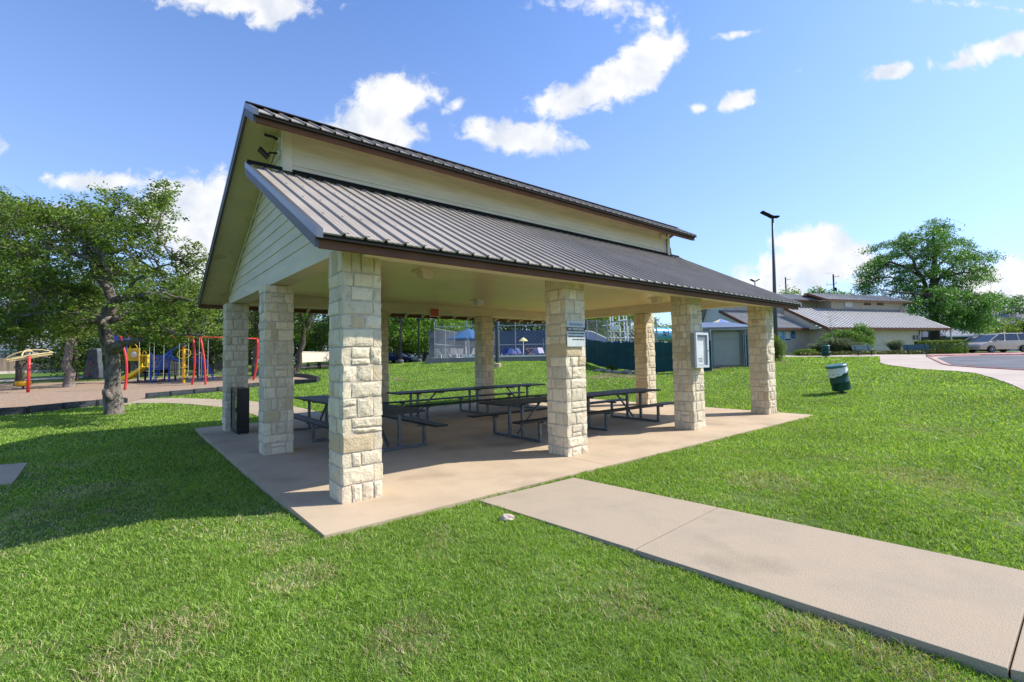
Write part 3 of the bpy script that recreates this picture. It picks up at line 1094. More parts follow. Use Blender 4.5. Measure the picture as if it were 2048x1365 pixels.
# NO TRESPASSING sign on the second front pillar
t = on_pav('trespass_sign', 'white no trespassing notice board fixed to the front of a stone pillar', 'sign', 5.63, 1.04, 2.57)
MB().box(-.225, .225, -.012, .0, -.205, .235).build('board', mat('greyish_white_board', (.52, .55, .52), rough=.6, var=.1), t, bevel=.002)  # board colour: greyish white with slight random variation
MB().box(-.225, .225, -.0145, -.0125, .06, .125).build('black_band', M_ink, t)
fr = (R(90), 0, 0)
text_mesh('lettering', 'Attention', .092, paint('grey_ink', (.22, .27, .31)), t, (0, -.0145, .18), fr, .001)
text_mesh('lettering', 'NO TRESPASSING', .05, M_white, t, (0, -.0165, .092), fr, .0008)
rr = random.Random(4)
for row, (x0, x1) in enumerate(((-.19, .2), (-.19, .2), (-.1, .2))):
    x = x0
    mb = MB()
    while x < x1 - .03:
        w = rr.uniform(.03, .075)
        mb.box(x, min(x + w, x1), -.0143, -.0125, .012 - row * .052, .03 - row * .052)
        x += w + .012
    mb.build('printed_line', M_ink, t)

# glazed notice case on the third front pillar
t = on_pav('notice_case', 'grey aluminium glazed notice case hanging on a front pillar', 'notice case', 10.56, 1.035, 2.23)
mb = MB()
for x0, x1, z0, z1 in ((-.27, .27, -.40, -.345), (-.27, .27, .325, .38), (-.27, -.215, -.343, .323), (.215, .27, -.343, .323)):
    mb.box(x0, x1, -.145, -.10, z0, z1)
mb.build('door_frame', M_alu, t, bevel=.004)
MB().box(-.262, .262, -.098, 0, -.39, .37).build('case', paint('case_grey', (.30, .30, .29), metal=.3), t, bevel=.004)
MB().box(-.212, .212, -.104, -.099, -.34, .32).build('backing', paint('dark_backing', (.10, .12, .14)), t)
MB().box(-.20, .10, -.1085, -.1045, -.33, .20).build('poster', M_paper, t)
for k in range(3):
    MB().box(-.14 + .02 * (k == 2), .04, -.1105, -.109, -.20 - k * .035, -.185 - k * .035).build('printed_line', M_ink, t)
MB().box(-.211, .211, -.118, -.114, -.341, .321).build('glass', None or mat('clear_glass', (.6, .65, .68), rough=.05), t)
g = bpy.data.materials['clear_glass']
gn = g.node_tree
gb = gn.nodes['Principled BSDF']
gt, gm = gn.nodes.new('ShaderNodeBsdfTransparent'), gn.nodes.new('ShaderNodeMixShader')
gm.inputs[0].default_value = .82
gn.links.new(gb.outputs[0], gm.inputs[1])
gn.links.new(gt.outputs[0], gm.inputs[2])
gn.links.new(gm.outputs[0], gn.nodes['Material Output'].inputs[0])
MB().tube([(.242, -.145, -.02), (.242, -.165, -.02)], .012).build('lock', M_steel, t)

# red rules sign on the back beam
t = on_pav('rules_sign', 'red framed rules sign with white lines on the back beam', 'sign', 7.99, 11.015, 4.0)
MB().box(-.17, .17, -.03, 0, -.135, .135).build('frame', M_cream, t, bevel=.003)
MB().box(-.145, .145, -.034, -.0305, -.115, .115).build('board', M_red, t)
M_redprint = paint('pale_red_print', (.66, .30, .28))
for k in range(6):
    mb = MB()
    x = -.12
    while x < .09:
        w = rr.uniform(.03, .07)
        mb.box(x, min(.12, x + w), -.0365, -.0345, .07 - k * .032, .082 - k * .032)
        x += w + .012
    mb.build('printed_line', M_redprint, t)

# picnic tables
def picnic_table():
    t = thing('picnic_table', None, 'picnic table')
    L = 5.38
    mb = MB()
    for i in range(4):
        y = -.40 + i * .201
        mb.box(-L / 2, L / 2, y, y + .195, .735, .775)
    mb.build('tabletop', M_tabletop, t, bevel=.006)
    for s in (-1, 1):
        mb = MB().box(-L / 2 + .03, L / 2 - .03, s * .76 - .125, s * .76 + .125, .425, .462)
        mb.build('seat', M_tabletop, t, bevel=.007)
    for k, x in enumerate((-2.03, 0, 2.03)):
        mb = MB()
        r = .028
        mb.box(x - r, x + r, -.76, .76, 0, .056)
        for y in (-.21, .21):
            mb.box(x - r, x + r, y - r, y + r, .057, .70)
        for y in (-.73, .73):
            mb.box(x - r, x + r, y - r, y + r, .057, .385)
            mb.box(x - r + .001, x + r - .001, y - .14, y + .14, .386, .424)
        mb.box(x - r + .001, x + r - .001, -.36, .36, .701, .734)
        mb.build('frame', M_steel, t, bevel=.004)
        for dx in ((.72,) if k == 0 else (-.72,) if k == 2 else ()):
            MB().bar((x + dx * .05, 0, .08), (x + dx, 0, .725), .036, .036).build('brace', M_steel, t)
            MB().box(x + dx - .06, x + dx + .06, -.34, .34, .702, .734).build('cross_bearer', M_steel, t)
    return t


tb = picnic_table()
GT = 'black picnic tables under the pavilion'
for i, (a, b, rz, lab) in enumerate(((8.63, 3.65, 0, 'long black picnic table standing behind the pillar with the no trespassing notice'),
                                     (8.66, 9.25, 0, 'long black picnic table along the back edge of the pavilion beside the lawn'),
                                     (2.90, 6.95, math.pi / 2, 'long black picnic table at the left end, behind the corner pillar'))):
    o = tb if i == 0 else copy_tree(tb)
    o.location = pav(a, b, 0)
    o.rotation_euler = (0, 0, YAW + rz)
    tag(o, lab, None, GT)

# black locker beside the back left pillar
t = on_pav('metal_locker', 'black metal locker with a glazed side standing against the back left pillar', 'locker', .77, 9.93, 0)
MB().box(0, .24, 0, .78, .03, 1.07).build('body', M_black, t, bevel=.006)
MB().box(-.012, -.001, .05, .72, .10, 1.0).build('glass_panel', paint('mirror_glass', (.05, .06, .05), rough=.04, metal=.6), t)
mb = MB()
for y0, y1, z0, z1 in ((.0, .05, .03, 1.07), (.73, .78, .03, 1.07), (.051, .729, 1.0, 1.07), (.051, .729, .03, .10)):
    mb.box(-.022, -.0005, y0, y1, z0, z1)
mb.build('door_frame', M_black, t)
MB().box(-.045, -.02, .04, .09, .52, .62).build('latch', M_black, t)
for x, y in ((.03, .05), (.21, .05), (.03, .73), (.21, .73)):
    MB().box(x - .02, x + .02, y - .02, y + .02, 0, .03).build('foot', M_black, t)

# chunk of limestone in the grass by the walk
def rock(name, label, p, r, seed, m, cat='rock', group=None, sq=(1, .75, .5)):
    bm = bmesh.new()
    bmesh.ops.create_icosphere(bm, subdivisions=3, radius=1)
    off = Vector((seed * 3.1, seed * 1.7, 0))
    for v in bm.verts:
        n = noise.noise(v.co * 1.6 + off) * .35 + noise.noise(v.co * 5 + off) * .12
        v.co = Vector((v.co.x * sq[0], v.co.y * sq[1], v.co.z * sq[2])) * r * (1 + n)
    me = bpy.data.meshes.new(name)
    bm.to_mesh(me)
    bm.free()
    me.materials.append(m)
    o = link(name, me)
    o.location = p
    return tag(o, label, cat, group)


p = ground(1014, 1044)
rock('rock', 'small pale limestone chunk lying in the grass beside the walkway', p + Vector((0, 0, .03)), .075, 3, mat('pale_rock', (.50, .40, .32), rough=.9, scale=8, var=.25, bump=.8, bscale=30))
# ------------------------------------------------------------------ grass blades
def build_grass():
    rng = np.random.default_rng(5)
    half = R(66)
    rings = ((.7, 3.2, 16000, .0046, .031), (3.2, 5.5, 11000, .0056, .031), (5.5, 9, 4600, .0082, .033), (9, 14, 1700, .013, .037),
             (14, 22, 600, .022, .042), (22, 36, 190, .040, .05), (36, 52, 60, .07, .07))
    VS, nb, DRY = [], 0, []
    spots = [(ground(*q), r) for q, r in (((330, 1290), .42), ((255, 1330), .3), ((600, 1160), .35), ((560, 1090), .3), ((1640, 1270), .35), ((1790, 1330), .3), ((60, 1030), .5), ((170, 985), .6), ((1530, 965), .6), ((1850, 960), .7), ((820, 1290), .3), ((1250, 1210), .3))]
    for r0, r1, dens, w, h in rings:
        area = half * (r1 * r1 - r0 * r0)
        n = int(area * dens)
        r = np.sqrt(rng.uniform(r0 * r0, r1 * r1, n))
        t = rng.uniform(-half, half, n)
        x, y = r * np.sin(t), r * np.cos(t)
        keep = np.ones(n, bool)
        for p in BARE:
            keep &= ~in_poly(x, y, p)
        # thin, worn spots
        nz = np.array([noise.noise((a * .55, b * .55, 3.3)) + .5 * noise.noise((a * 2.2, b * 2.2, 9.1)) for a, b in zip(x, y)]) if r0 < 14 else np.zeros(n)
        keep &= rng.random(n) < np.clip(1.15 - np.clip(nz - .30, 0, 1) * 2.6, .15, 1)
        n3 = np.array([noise.noise((a * 8.5, b * 8.5, 1.7)) for a, b in zip(x, y)]) if r0 < 9 else np.zeros(n)
        keep &= rng.random(n) < np.clip(1.1 + n3 * 1.2, .35, 1)
        hf = (1 + .35 * np.clip(-nz, -1, 1)) * (1 + .55 * n3)
        pd = np.full(n, .035) + np.clip((nz - .18) * .9, 0, .35)
        for c_, rr_ in spots:
            dd = np.hypot(x - c_.x, (y - c_.y)) / rr_ + .5 * n3
            pd = np.maximum(pd, np.clip(1.1 - dd, 0, .5))
            keep &= rng.random(n) < np.clip(.7 + dd * .4, 0, 1)
        dry = rng.random(n) < pd
        DRY.append(dry[keep])
        x, y, hf = x[keep], y[keep], hf[keep]
        n = len(x)
        z = terrain(x, y) - .004
        ang = rng.uniform(0, 2 * np.pi, n)
        hh = h * rng.uniform(.45, 1.4, n) * hf
        ww = w * rng.uniform(.7, 1.3, n)
        lean = rng.uniform(.2, 1.5, n) * hh
        la = rng.uniform(0, 2 * np.pi, n)
        cx, cy = np.cos(ang) * ww / 2, np.sin(ang) * ww / 2
        lx, ly = np.cos(la) * lean, np.sin(la) * lean
        P = np.empty((n, 5, 3))
        P[:, 0] = np.stack((x - cx, y - cy, z), 1)
        P[:, 1] = np.stack((x + cx, y + cy, z), 1)
        P[:, 2] = np.stack((x + cx * .8 + lx * .35, y + cy * .8 + ly * .35, z + hh * .62), 1)
        P[:, 3] = np.stack((x - cx * .8 + lx * .35, y - cy * .8 + ly * .35, z + hh * .62), 1)
        P[:, 4] = np.stack((x + lx, y + ly, z + hh), 1)
        VS.append(P.reshape(-1, 3))
        nb += n
    V = np.concatenate(VS)
    V5, dry = V.reshape(-1, 5, 3), np.concatenate(DRY)
    for nm, sel, m in (('grass', ~dry, leaf_mat('grass_blades', (.10, .225, .022), (.39, .56, .10), .42, (.52, .52, .26), .15)),
                       ('dry_grass', dry, leaf_mat('straw_blades', (.30, .25, .12), (.62, .53, .31), .25))):
        vv = V5[sel]
        b = np.arange(len(vv)) * 5
        tag(np_mesh(nm, vv.reshape(-1, 3), np.stack((b, b + 1, b + 2, b + 3), 1), m, tri=np.stack((b + 3, b + 2, b + 4), 1)), kind='stuff')


build_grass()

# ------------------------------------------------------------------ trees
LEAF = {
    'oak': leaf_mat('oak_leaves', (.055, .118, .020), (.22, .315, .068), .40),
    'dark': leaf_mat('dark_leaves', (.024, .062, .014), (.10, .165, .036), .32),
    'mid': leaf_mat('mid_leaves', (.055, .15, .024), (.19, .33, .055), .38),
    'lite': leaf_mat('light_leaves', (.09, .18, .026), (.23, .33, .07), .4),
    'cyp': leaf_mat('cypress_leaves', (.045, .14, .034), (.14, .30, .075), .38),
    'sil': leaf_mat('silver_grass', (.07, .10, .06), (.17, .22, .13), .3),
    'hedge': leaf_mat('hedge_leaves', (.06, .14, .014), (.20, .30, .035), .36),
}


def leaf_quads(P, size, rng, flat=.5, droop=None, aspect=.6):
    """one leaf-shaped quad at every point of P"""
    n = len(P)
    nrm = rng.normal(size=(n, 3))
    nrm[:, 2] = np.abs(nrm[:, 2]) + flat * 1.4
    nrm /= np.linalg.norm(nrm, axis=1)[:, None]
    t = rng.normal(size=(n, 3))
    if droop is not None:
        t = t * .55 + droop
    t -= nrm * (t * nrm).sum(1)[:, None]
    t /= np.linalg.norm(t, axis=1)[:, None] + 1e-9
    s = np.cross(nrm, t)
    L = (size * rng.uniform(.6, 1.35, n))[:, None]
    W = L * aspect
    Q = np.empty((n, 4, 3))
    Q[:, 0] = P - t * L * .5
    Q[:, 1] = P + s * W * .5 + nrm * L * .08
    Q[:, 2] = P + t * L * .5
    Q[:, 3] = P - s * W * .5 + nrm * L * .08
    b = np.arange(n) * 4
    return Q.reshape(-1, 3), np.stack((b, b + 1, b + 2, b + 3), 1)


def clump_points(c, r, n, rng, shell=.55):
    """points in an irregular ellipsoid, denser towards its surface"""
    v = rng.normal(size=(n, 3))
    v /= np.linalg.norm(v, axis=1)[:, None]
    rad = rng.random(n) ** (1 / 3.0)
    rad = np.where(rng.random(n) < shell, .72 + .28 * rad, rad)
    lump = 1 + .3 * np.sin(v[:, 0] * 4.1 + c[0]) * np.sin(v[:, 1] * 4.7 + c[1] * 2) + .18 * np.sin(v[:, 2] * 7 + v[:, 0] * 6 + c[2])
    return np.array(c)[None] + v * (rad * lump)[:, None] * np.array(r)[None]


def limb(mb, p0, p1, r0, r1, rnd, sag=.0, wob=.12, n=6, sides=6):
    p0, p1 = Vector(p0), Vector(p1)
    L = (p1 - p0).length
    pts, rs = [], []
    for i in range(n + 1):
        t = i / n
        p = p0.lerp(p1, t)
        w = math.sin(math.pi * t) * L * wob
        p += Vector((rnd.uniform(-1, 1), rnd.uniform(-1, 1), rnd.uniform(-.6, .6))) * w * (0 if i in (0, n) else 1)
        p.z += math.sin(math.pi * t) * sag * L
        pts.append(p)
        rs.append(r0 + (r1 - r0) * t)
    mb.tube(pts, rs, sides)
    return pts


def tree(name, label, base, height, crown, leafm, seed, cat='tree', group=None, trunk_r=.22, trunk_h=.42, clumps=26, leaves=220, leaf=.2, clump_r=(1.0, .55), bark=None, low=.30, lean=(0, 0), flat=.5, forks=4):
    """crown = (rx, ry): half widths; the crown fills from low*height to height"""
    rnd = random.Random(seed)
    rng = np.random.default_rng(seed)
    base = Vector(base)
    t = thing(name, label, cat, base, 0, group)
    mb = MB()
    top = Vector((lean[0], lean[1], height * trunk_h))
    trunk = limb(mb, (0, 0, -.25), top, trunk_r * 1.25, trunk_r * .8, rnd, wob=.05, n=6, sides=9)
    mb.tube([(0, 0, -.3), (0, 0, .12), (0, 0, .5)], [trunk_r * 1.9, trunk_r * 1.45, trunk_r * 1.15], 9)
    ends = []
    for k in range(forks):
        a = k / forks * 2 * math.pi + rnd.uniform(-.4, .4)
        e = Vector((math.cos(a) * crown[0] * .5, math.sin(a) * crown[1] * .5, height * rnd.uniform(.58, .8)))
        pts = limb(mb, trunk[-1 - (k % 2)], e + top * .3, trunk_r * .6, trunk_r * .2, rnd, sag=.08, n=6)
        ends += pts[2:]
    ends += trunk[3:]
    P = []
    zc, rz = height * (1 + low) / 2, height * (1 - low) / 2
    for k in range(clumps):
        while True:
            v = Vector((rnd.uniform(-1, 1), rnd.uniform(-1, 1), rnd.uniform(-1, 1)))
            if .30 < v.length < 1 and (v.length > .6 or rnd.random() < .35):
                break
        w = 1.0 if v.z < .0 else 1 - .25 * v.z
        c = Vector((v.x * crown[0] * w + lean[0], v.y * crown[1] * w + lean[1], zc + v.z * rz))
        s = rnd.uniform(.7, 1.25)
        r = (clump_r[0] * s, clump_r[0] * s, clump_r[1] * s)
        P.append(clump_points(c, r, int(leaves * s), rng))
        e = min(ends, key=lambda q: (q - c).length)
        limb(mb, e, c, trunk_r * .16, trunk_r * .04, rnd, wob=.1, n=4, sides=4)
    mb.build('trunk', bark or M_barkdk, t, smooth=True)
    V, Q = leaf_quads(np.concatenate(P), leaf, rng, flat)
    np_mesh('crown', V, Q, leafm, t)
    return t


# the gnarled oak in front of the playground, limbs traced in three dimensions
def hero_oak():
    rnd = random.Random(3)
    rng = np.random.default_rng(3)
    base = ground(229, 829)
    D = base.y
    t = thing('oak_tree', 'gnarled live oak with a knobbly trunk in the grass before the playground border', 'tree', base)
    mb = MB()

    def P(px, py, dy=0.0):
        return on_y(px, py, D + dy) - base
    wob = lambda s: Vector((rnd.uniform(-s, s), rnd.uniform(-s, s), 0))
    trunk = [P(229, 842), P(229, 831), P(228, 815), P(226, 800), P(224, 784), P(225, 770), P(227, 752), P(226, 732), P(225, 712), P(221, 698), P(214, 680), P(210, 660), P(211, 643), P(217, 628)]
    rs = [.52, .41, .37, .375, .34, .29, .27, .275, .28, .29, .26, .25, .25, .26]
    rs = [r * .72 for r in rs]
    mb.tube(trunk, rs, 16)
    mb.tube([P(219, 790, -.12), P(211, 783, -.2), P(206, 780, -.26)], [.17, .13, .04], 9)       # burl
    mb.tube([P(223, 800, -.15), P(214, 788, -.24), P(209, 786, -.3)], [.15, .12, .05], 9)
    mb.tube([P(225, 700, -.1), P(241, 689, -.25), P(247, 687, -.28)], [.2, .15, .09], 9)        # stub to the right
    limbs = []

    def L(pts, r0, r1):
        n = len(pts)
        # two extra points per span keep the limbs crooked
        q, rr_ = [], []
        for i in range(n - 1):
            for k in range(3):
                u = k / 3
                p = pts[i].lerp(pts[i + 1], u)
                if k:
                    p += Vector((rnd.uniform(-.07, .07), rnd.uniform(-.12, .12), rnd.uniform(-.07, .07)))
                q.append(p)
                rr_.append(r0 + (r1 - r0) * (i + u) / (n - 1))
        q.append(pts[-1])
        rr_.append(r1)
        mb.tube(q, rr_, 8)
        limbs.append((q, rr_))
    L([P(217, 632), P(226, 598), P(207, 566), P(186, 548), P(184, 522), P(176, 498)], .19, .06)
    L([P(204, 562), P(216, 534), P(200, 508), P(182, 480), P(192, 440), P(230, 420)], .15, .03)
    L([P(184, 522), P(150, 505, -.4), P(110, 500, -.9), P(60, 498, -1.3), (P(-20, 490, -1.6))], .10, .03)
    L([P(217, 628), P(232, 600), P(250, 596, -.3), P(300, 590, -.8), P(345, 603, -1.3), P(400, 596, -1.7)], .17, .04)
    L([P(221, 640), P(262, 622, .5), P(300, 628, 1.2), P(350, 620, 1.8), P(420, 650, 2.0)], .12, .03)
    L([P(211, 650), P(190, 640, -.4), P(150, 645, -.9), P(120, 625, -1.5), P(70, 628, -2.0), P(0, 650, -2.3)], .17, .04)
    L([P(211, 645), P(180, 628, .6), P(140, 618, 1.3), P(90, 600, 1.9), P(20, 580, 2.4)], .13, .03)
    L([P(247, 687, -.28), P(268, 685, -.5), P(300, 672, -1.2), P(345, 664, -2.0), P(400, 672, -2.4)], .10, .03)
    L([P(176, 498), P(150, 470, .5), P(110, 450, 1.0), P(60, 440, 1.2), P(10, 410, 1.4)], .08, .02)
    L([P(200, 508), P(250, 500, .4), P(280, 470, .6), P(300, 430, .5), P(318, 400, .5), P(330, 382, .5)], .07, .014)
    L([P(250, 596, -.3), P(270, 560, -.5), P(310, 540, -.4), P(345, 520, -.2)], .07, .02)
    L([P(300, 628, 1.2), P(340, 570, 1.6), P(385, 540, 2.0), P(408, 515, 2.2)], .07, .015)
    anchors = [p for q, r in limbs for p in q[3:]]
    pts, keep = [], 0
    regions = (  # px, py, half width, half height, clumps
        (230, 440, 75, 50, 26), (290, 455, 45, 40, 10), (170, 455, 50, 38, 13), (60, 450, 75, 42, 18), (20, 410, 40, 40, 9), (110, 520, 75, 35, 17), (30, 540, 60, 60, 15), (230, 520, 60, 40, 13),
        (310, 415, 28, 30, 7), (325, 388, 14, 12, 3), (120, 590, 85, 38, 20), (20, 620, 60, 40, 13), (270, 560, 55, 40, 12), (330, 620, 70, 38, 22), (385, 605, 45, 36, 13), (385, 550, 35, 24, 8), (405, 520, 18, 18, 3), (300, 665, 60, 18, 12), (380, 665, 55, 20, 11),
        (130, 650, 75, 24, 16), (40, 670, 50, 22, 10), (270, 640, 40, 20, 6), (180, 560, 60, 40, 10), (-60, 560, 60, 120, 24))
    twig = MB()
    for (px, py, hw, hh, n) in regions:
        for k in range(int(n * .78 + .5)):
            a = rnd.random() * 6.28
            rad = math.sqrt(rnd.random())
            qx, qy = px + math.cos(a) * rad * hw, py + math.sin(a) * rad * hh
            dy = rnd.uniform(-2.6, 2.6) if n > 3 else rnd.uniform(-.6, .6)
            if abs(qx - 212) < 42 and qy > 530:      # the fork and upper trunk stand clear
                dy = rnd.uniform(.5, 2.8)
            c = P(qx, qy, dy)
            e = min(anchors, key=lambda q: (q - c).length)
            if (e - c).length > 2.6:
                c = e + (c - e).normalized() * 2.6
            s = rnd.uniform(.65, 1.2)
            tp = limb(twig, e, c, .03, .008, rnd, sag=.05, wob=.16, n=6, sides=4)
            for q in tp[3:]:
                for j in range(2):
                    ee = q + Vector((rnd.uniform(-.5, .5), rnd.uniform(-.5, .5), rnd.uniform(-.25, .4)))
                    twig.tube([q, (q + ee) / 2 + Vector((0, 0, .04)), ee], [.010, .007, .004], 3, cap=False)
                    pts.append(clump_points(ee, (.21 * s, .21 * s, .12 * s), int(36 * s), rng, .3))
            pts.append(clump_points(c, (.36 * s, .36 * s, .17 * s), int(95 * s), rng, .4))
    # a few bare twigs breaking the outline
    for px, py in ((270, 378), (262, 385), (300, 385), (345, 440), (382, 480), (356, 500), (338, 470), (30, 372)):
        c = P(px, py, rnd.uniform(-.5, .5))
        e = min(anchors, key=lambda q: (q - c).length)
        limb(twig, e, c, .018, .004, rnd, wob=.14, n=6, sides=3)
    mb.v += []
    o = len(mb.v)
    mb.add(twig.v, twig.f)
    mb.build('trunk', M_bark, t, smooth=True)
    V, Q = leaf_quads(np.concatenate(pts), .095, rng, .55, aspect=.55)
    np_mesh('crown', V, Q, LEAF['oak'], t)
    print('oak leaves', len(Q))


hero_oak()


def tree_at(px, Y, py_base=None, **k):
    """base point on the terrain seen in column px at depth Y"""
    x = on_y(px, 700, Y).x
    return (x, Y, gz(x, Y) - .02)


def hz(px):
    return 715.9 - (px - 1024) * .01753


def ht(px, py_top, Y):
    """height of something at depth Y whose top shows in row py_top"""
    b = tree_at(px, Y)
    return on_y(px, py_top, Y).z - b[2]


GB_ = 'trees beyond the playground'
GP_ = 'trees behind the pool'
for (px, Y, top, rx, kind, sd, cl, lab, grp, kw) in (
        (140, 33, 560, 3.6, 'oak', 21, 34, 'oak with a forked pale trunk standing in the playground mulch beside the red spinner post', GB_, dict(trunk_r=.26, trunk_h=.46, low=.42, leaf=.15, leaves=330, clump_r=(1.0, .5), bark=M_bark)),
        (40, 36, 400, 6.0, 'dark', 22, 42, 'tall dark tree massed behind the gnarled oak at the left edge', GB_, dict(leaves=330, leaf=.22, low=.18, clump_r=(1.5, .9))),
        (-90, 34, 380, 5.5, 'dark', 23, 40, 'dark tree just outside the left edge of the playground', GB_, dict(leaves=300, leaf=.24, low=.2, clump_r=(1.5, .9))),
        (150, 44, 575, 4.4, 'dark', 24, 28, 'dark rounded tree directly behind the forked oak', GB_, dict(leaves=300, leaf=.24, low=.06, clump_r=(1.4, .8))),
        (255, 52, 545, 6.2, 'mid', 25, 50, 'broad green tree behind the yellow slide', GB_, dict(leaves=300, leaf=.26, low=.06, clump_r=(1.6, .8))),
        (335, 56, 560, 6.0, 'dark', 26, 50, 'dark tree behind the blue climber panel', GB_, dict(leaves=300, leaf=.27, low=.06, clump_r=(1.6, .9))),
        (425, 53, 535, 5.6, 'dark', 27, 50, 'dark tree behind the right red swing legs', GB_, dict(leaves=300, leaf=.26, low=.06, clump_r=(1.6, .9))),
        (512, 40, 560, 4.6, 'oak', 28, 40, 'oak whose bent grey trunk shows between the two left pillars', GB_, dict(trunk_r=.20, trunk_h=.5, low=.34, leaf=.18, leaves=300, clump_r=(1.2, .6), bark=M_bark)),
        (592, 40, 520, 5.4, 'dark', 29, 46, 'dark leaning oak in front of the white garden wall', GB_, dict(trunk_r=.22, trunk_h=.40, low=.34, leaf=.18, leaves=300, clump_r=(1.3, .6), lean=(.7, 0))),
        (700, 62, 520, 7.0, 'dark', 30, 56, 'dark tree behind the front corner pillar', GB_, dict(leaves=300, leaf=.28, low=.14, clump_r=(1.8, 1.0))),
        (640, 92, 600, 7.5, 'mid', 31, 44, 'green tree rising behind the white garden wall', GB_, dict(leaves=260, leaf=.4, low=.2, clump_r=(2.2, 1.2))),
        (800, 50, 540, 5.4, 'mid', 32, 56, 'green tree behind the first black lamp post', GP_, dict(trunk_r=.20, leaves=330, leaf=.24, low=.14, clump_r=(1.4, .8))),
        (850, 56, 530, 5.8, 'mid', 33, 56, 'green tree between the lamp posts and the pool fence', GP_, dict(trunk_r=.20, leaves=330, leaf=.25, low=.14, clump_r=(1.5, .8))),
        (760, 70, 540, 7.0, 'dark', 34, 50, 'dark tree far behind the lamp posts', GP_, dict(leaves=300, leaf=.32, low=.14, clump_r=(1.9, 1.1))),
        (905, 66, 560, 6.8, 'mid', 35, 60, 'bright green tree above the left end of the pool fence', GP_, dict(leaves=320, leaf=.30, low=.15, clump_r=(1.7, 1.0))),
        (985, 74, 560, 7.5, 'dark', 36, 60, 'dark tree behind the blue pool umbrella', GP_, dict(leaves=320, leaf=.34, low=.12, clump_r=(2.0, 1.2))),
        (1065, 70, 560, 7.0, 'dark', 37, 60, 'dark tree above the long blue windscreen', GP_, dict(leaves=320, leaf=.32, low=.12, clump_r=(1.9, 1.1))),
        (1185, 62, 590, 5.8, 'lite', 38, 56, 'light green tree right of the signed pillar', GP_, dict(leaves=330, leaf=.28, low=.15, clump_r=(1.6, .9))),
        (1245, 66, 605, 4.6, 'mid', 39, 44, 'green tree behind the white slide tower', GP_, dict(leaves=330, leaf=.28, low=.15, clump_r=(1.4, .9))),
        (1325, 78, 655, 4.6, 'mid', 40, 34, 'low tree behind the light blue slide tube', GP_, dict(leaves=300, leaf=.3, low=.15, clump_r=(1.4, .9))),
        (1432, 70, 628, 3.6, 'lite', 41, 36, 'bright green tree behind the blue and yellow shade canopy', GP_, dict(leaves=300, leaf=.28, low=.2, clump_r=(1.2, .7))),
        (215, 73, 640, 6.0, 'dark', 43, 46, 'dark low foliage mass behind the fence between the forked oak and the gnarled trunk', GB_, dict(leaves=300, leaf=.34, low=.02, clump_r=(2.0, 1.1))),
        (310, 74, 640, 6.0, 'dark', 44, 46, 'dark low foliage mass behind the fence, behind the blue climber', GB_, dict(leaves=300, leaf=.34, low=.02, clump_r=(2.0, 1.1))),
        (395, 72, 640, 6.0, 'dark', 45, 46, 'dark low foliage mass behind the fence, behind the middle red swing legs', GB_, dict(leaves=300, leaf=.34, low=.02, clump_r=(2.0, 1.1))),
        (500, 78, 640, 6.5, 'dark', 46, 46, 'dark low foliage mass in the gap between the two left pillars', GB_, dict(leaves=300, leaf=.36, low=.02, clump_r=(2.1, 1.2))),
        (575, 100, 650, 7.0, 'dark', 47, 46, 'dark low foliage mass left of the white garden wall', GB_, dict(leaves=300, leaf=.42, low=.02, clump_r=(2.4, 1.4))),
        (680, 102, 640, 8.0, 'mid', 48, 50, 'green foliage mass behind the right end of the white garden wall', GB_, dict(leaves=300, leaf=.42, low=.02, clump_r=(2.4, 1.4))),
        (790, 92, 640, 7.5, 'dark', 49, 50, 'dark far foliage mass beyond the cars near the lamp posts', GP_, dict(leaves=300, leaf=.40, low=.06, clump_r=(2.2, 1.3))),
        (860, 94, 640, 7.5, 'dark', 57, 50, 'dark far foliage mass left of the pool fence corner', GP_, dict(leaves=300, leaf=.40, low=.06, clump_r=(2.2, 1.3))),
        (1140, 86, 620, 7.0, 'mid', 58, 50, 'green foliage behind the signed pillar beyond the pool', GP_, dict(leaves=300, leaf=.36, low=.05, clump_r=(2.0, 1.2))),
        (1405, 84, 632, 4.2, 'mid', 42, 30, 'darker small tree left of the bright green tree behind the canopy', GP_, dict(leaves=280, leaf=.3, low=.2, clump_r=(1.4, .8)))):
    b = tree_at(px, Y)
    tree('oak_tree' if kind == 'oak' else 'leafy_tree', lab, b, ht(px, top, Y), (rx, rx * .9), LEAF[kind], sd, group=grp, clumps=cl, **kw)

GR_ = 'trees behind the community building'
for (px, Y, top, rx, kind, sd, cl, lab) in ((1590, 95, 583, 5.0, 'mid', 50, 34, 'tree crown peeping over the left roof ridge, left of the taller utility pole'),
                                            (1648, 98, 578, 5.6, 'mid', 51, 40, 'tree crown peeping over the roof just left of the taller utility pole'),
                                            (1700, 104, 592, 5.0, 'mid', 52, 30, 'low tree top over the ridge right of the taller utility pole'),
                                            (2075, 95, 592, 8.5, 'cyp', 53, 60, 'green tree at the right edge above the parked cars'),
                                            (2010, 84, 648, 4.6, 'lite', 54, 40, 'pale yellow green small tree behind the minivan'),
                                            (2050, 78, 640, 5.0, 'lite', 55, 44, 'light green tree behind the minivan roof at the right edge'),
                                            (1965, 90, 640, 4.5, 'dark', 56, 36, 'dark tree behind the parked sedans'),
                                            (1885, 88, 660, 3.0, 'dark', 57, 26, 'dark shrub tree in the gap right of the community building')):
    b = tree_at(px, Y)
    tree('leafy_tree', lab, b, ht(px, top, Y), (rx, rx * .9), LEAF[kind], sd, group=GR_, clumps=cl, leaves=300, leaf=.34, low=.15, clump_r=(1.7, 1.0))


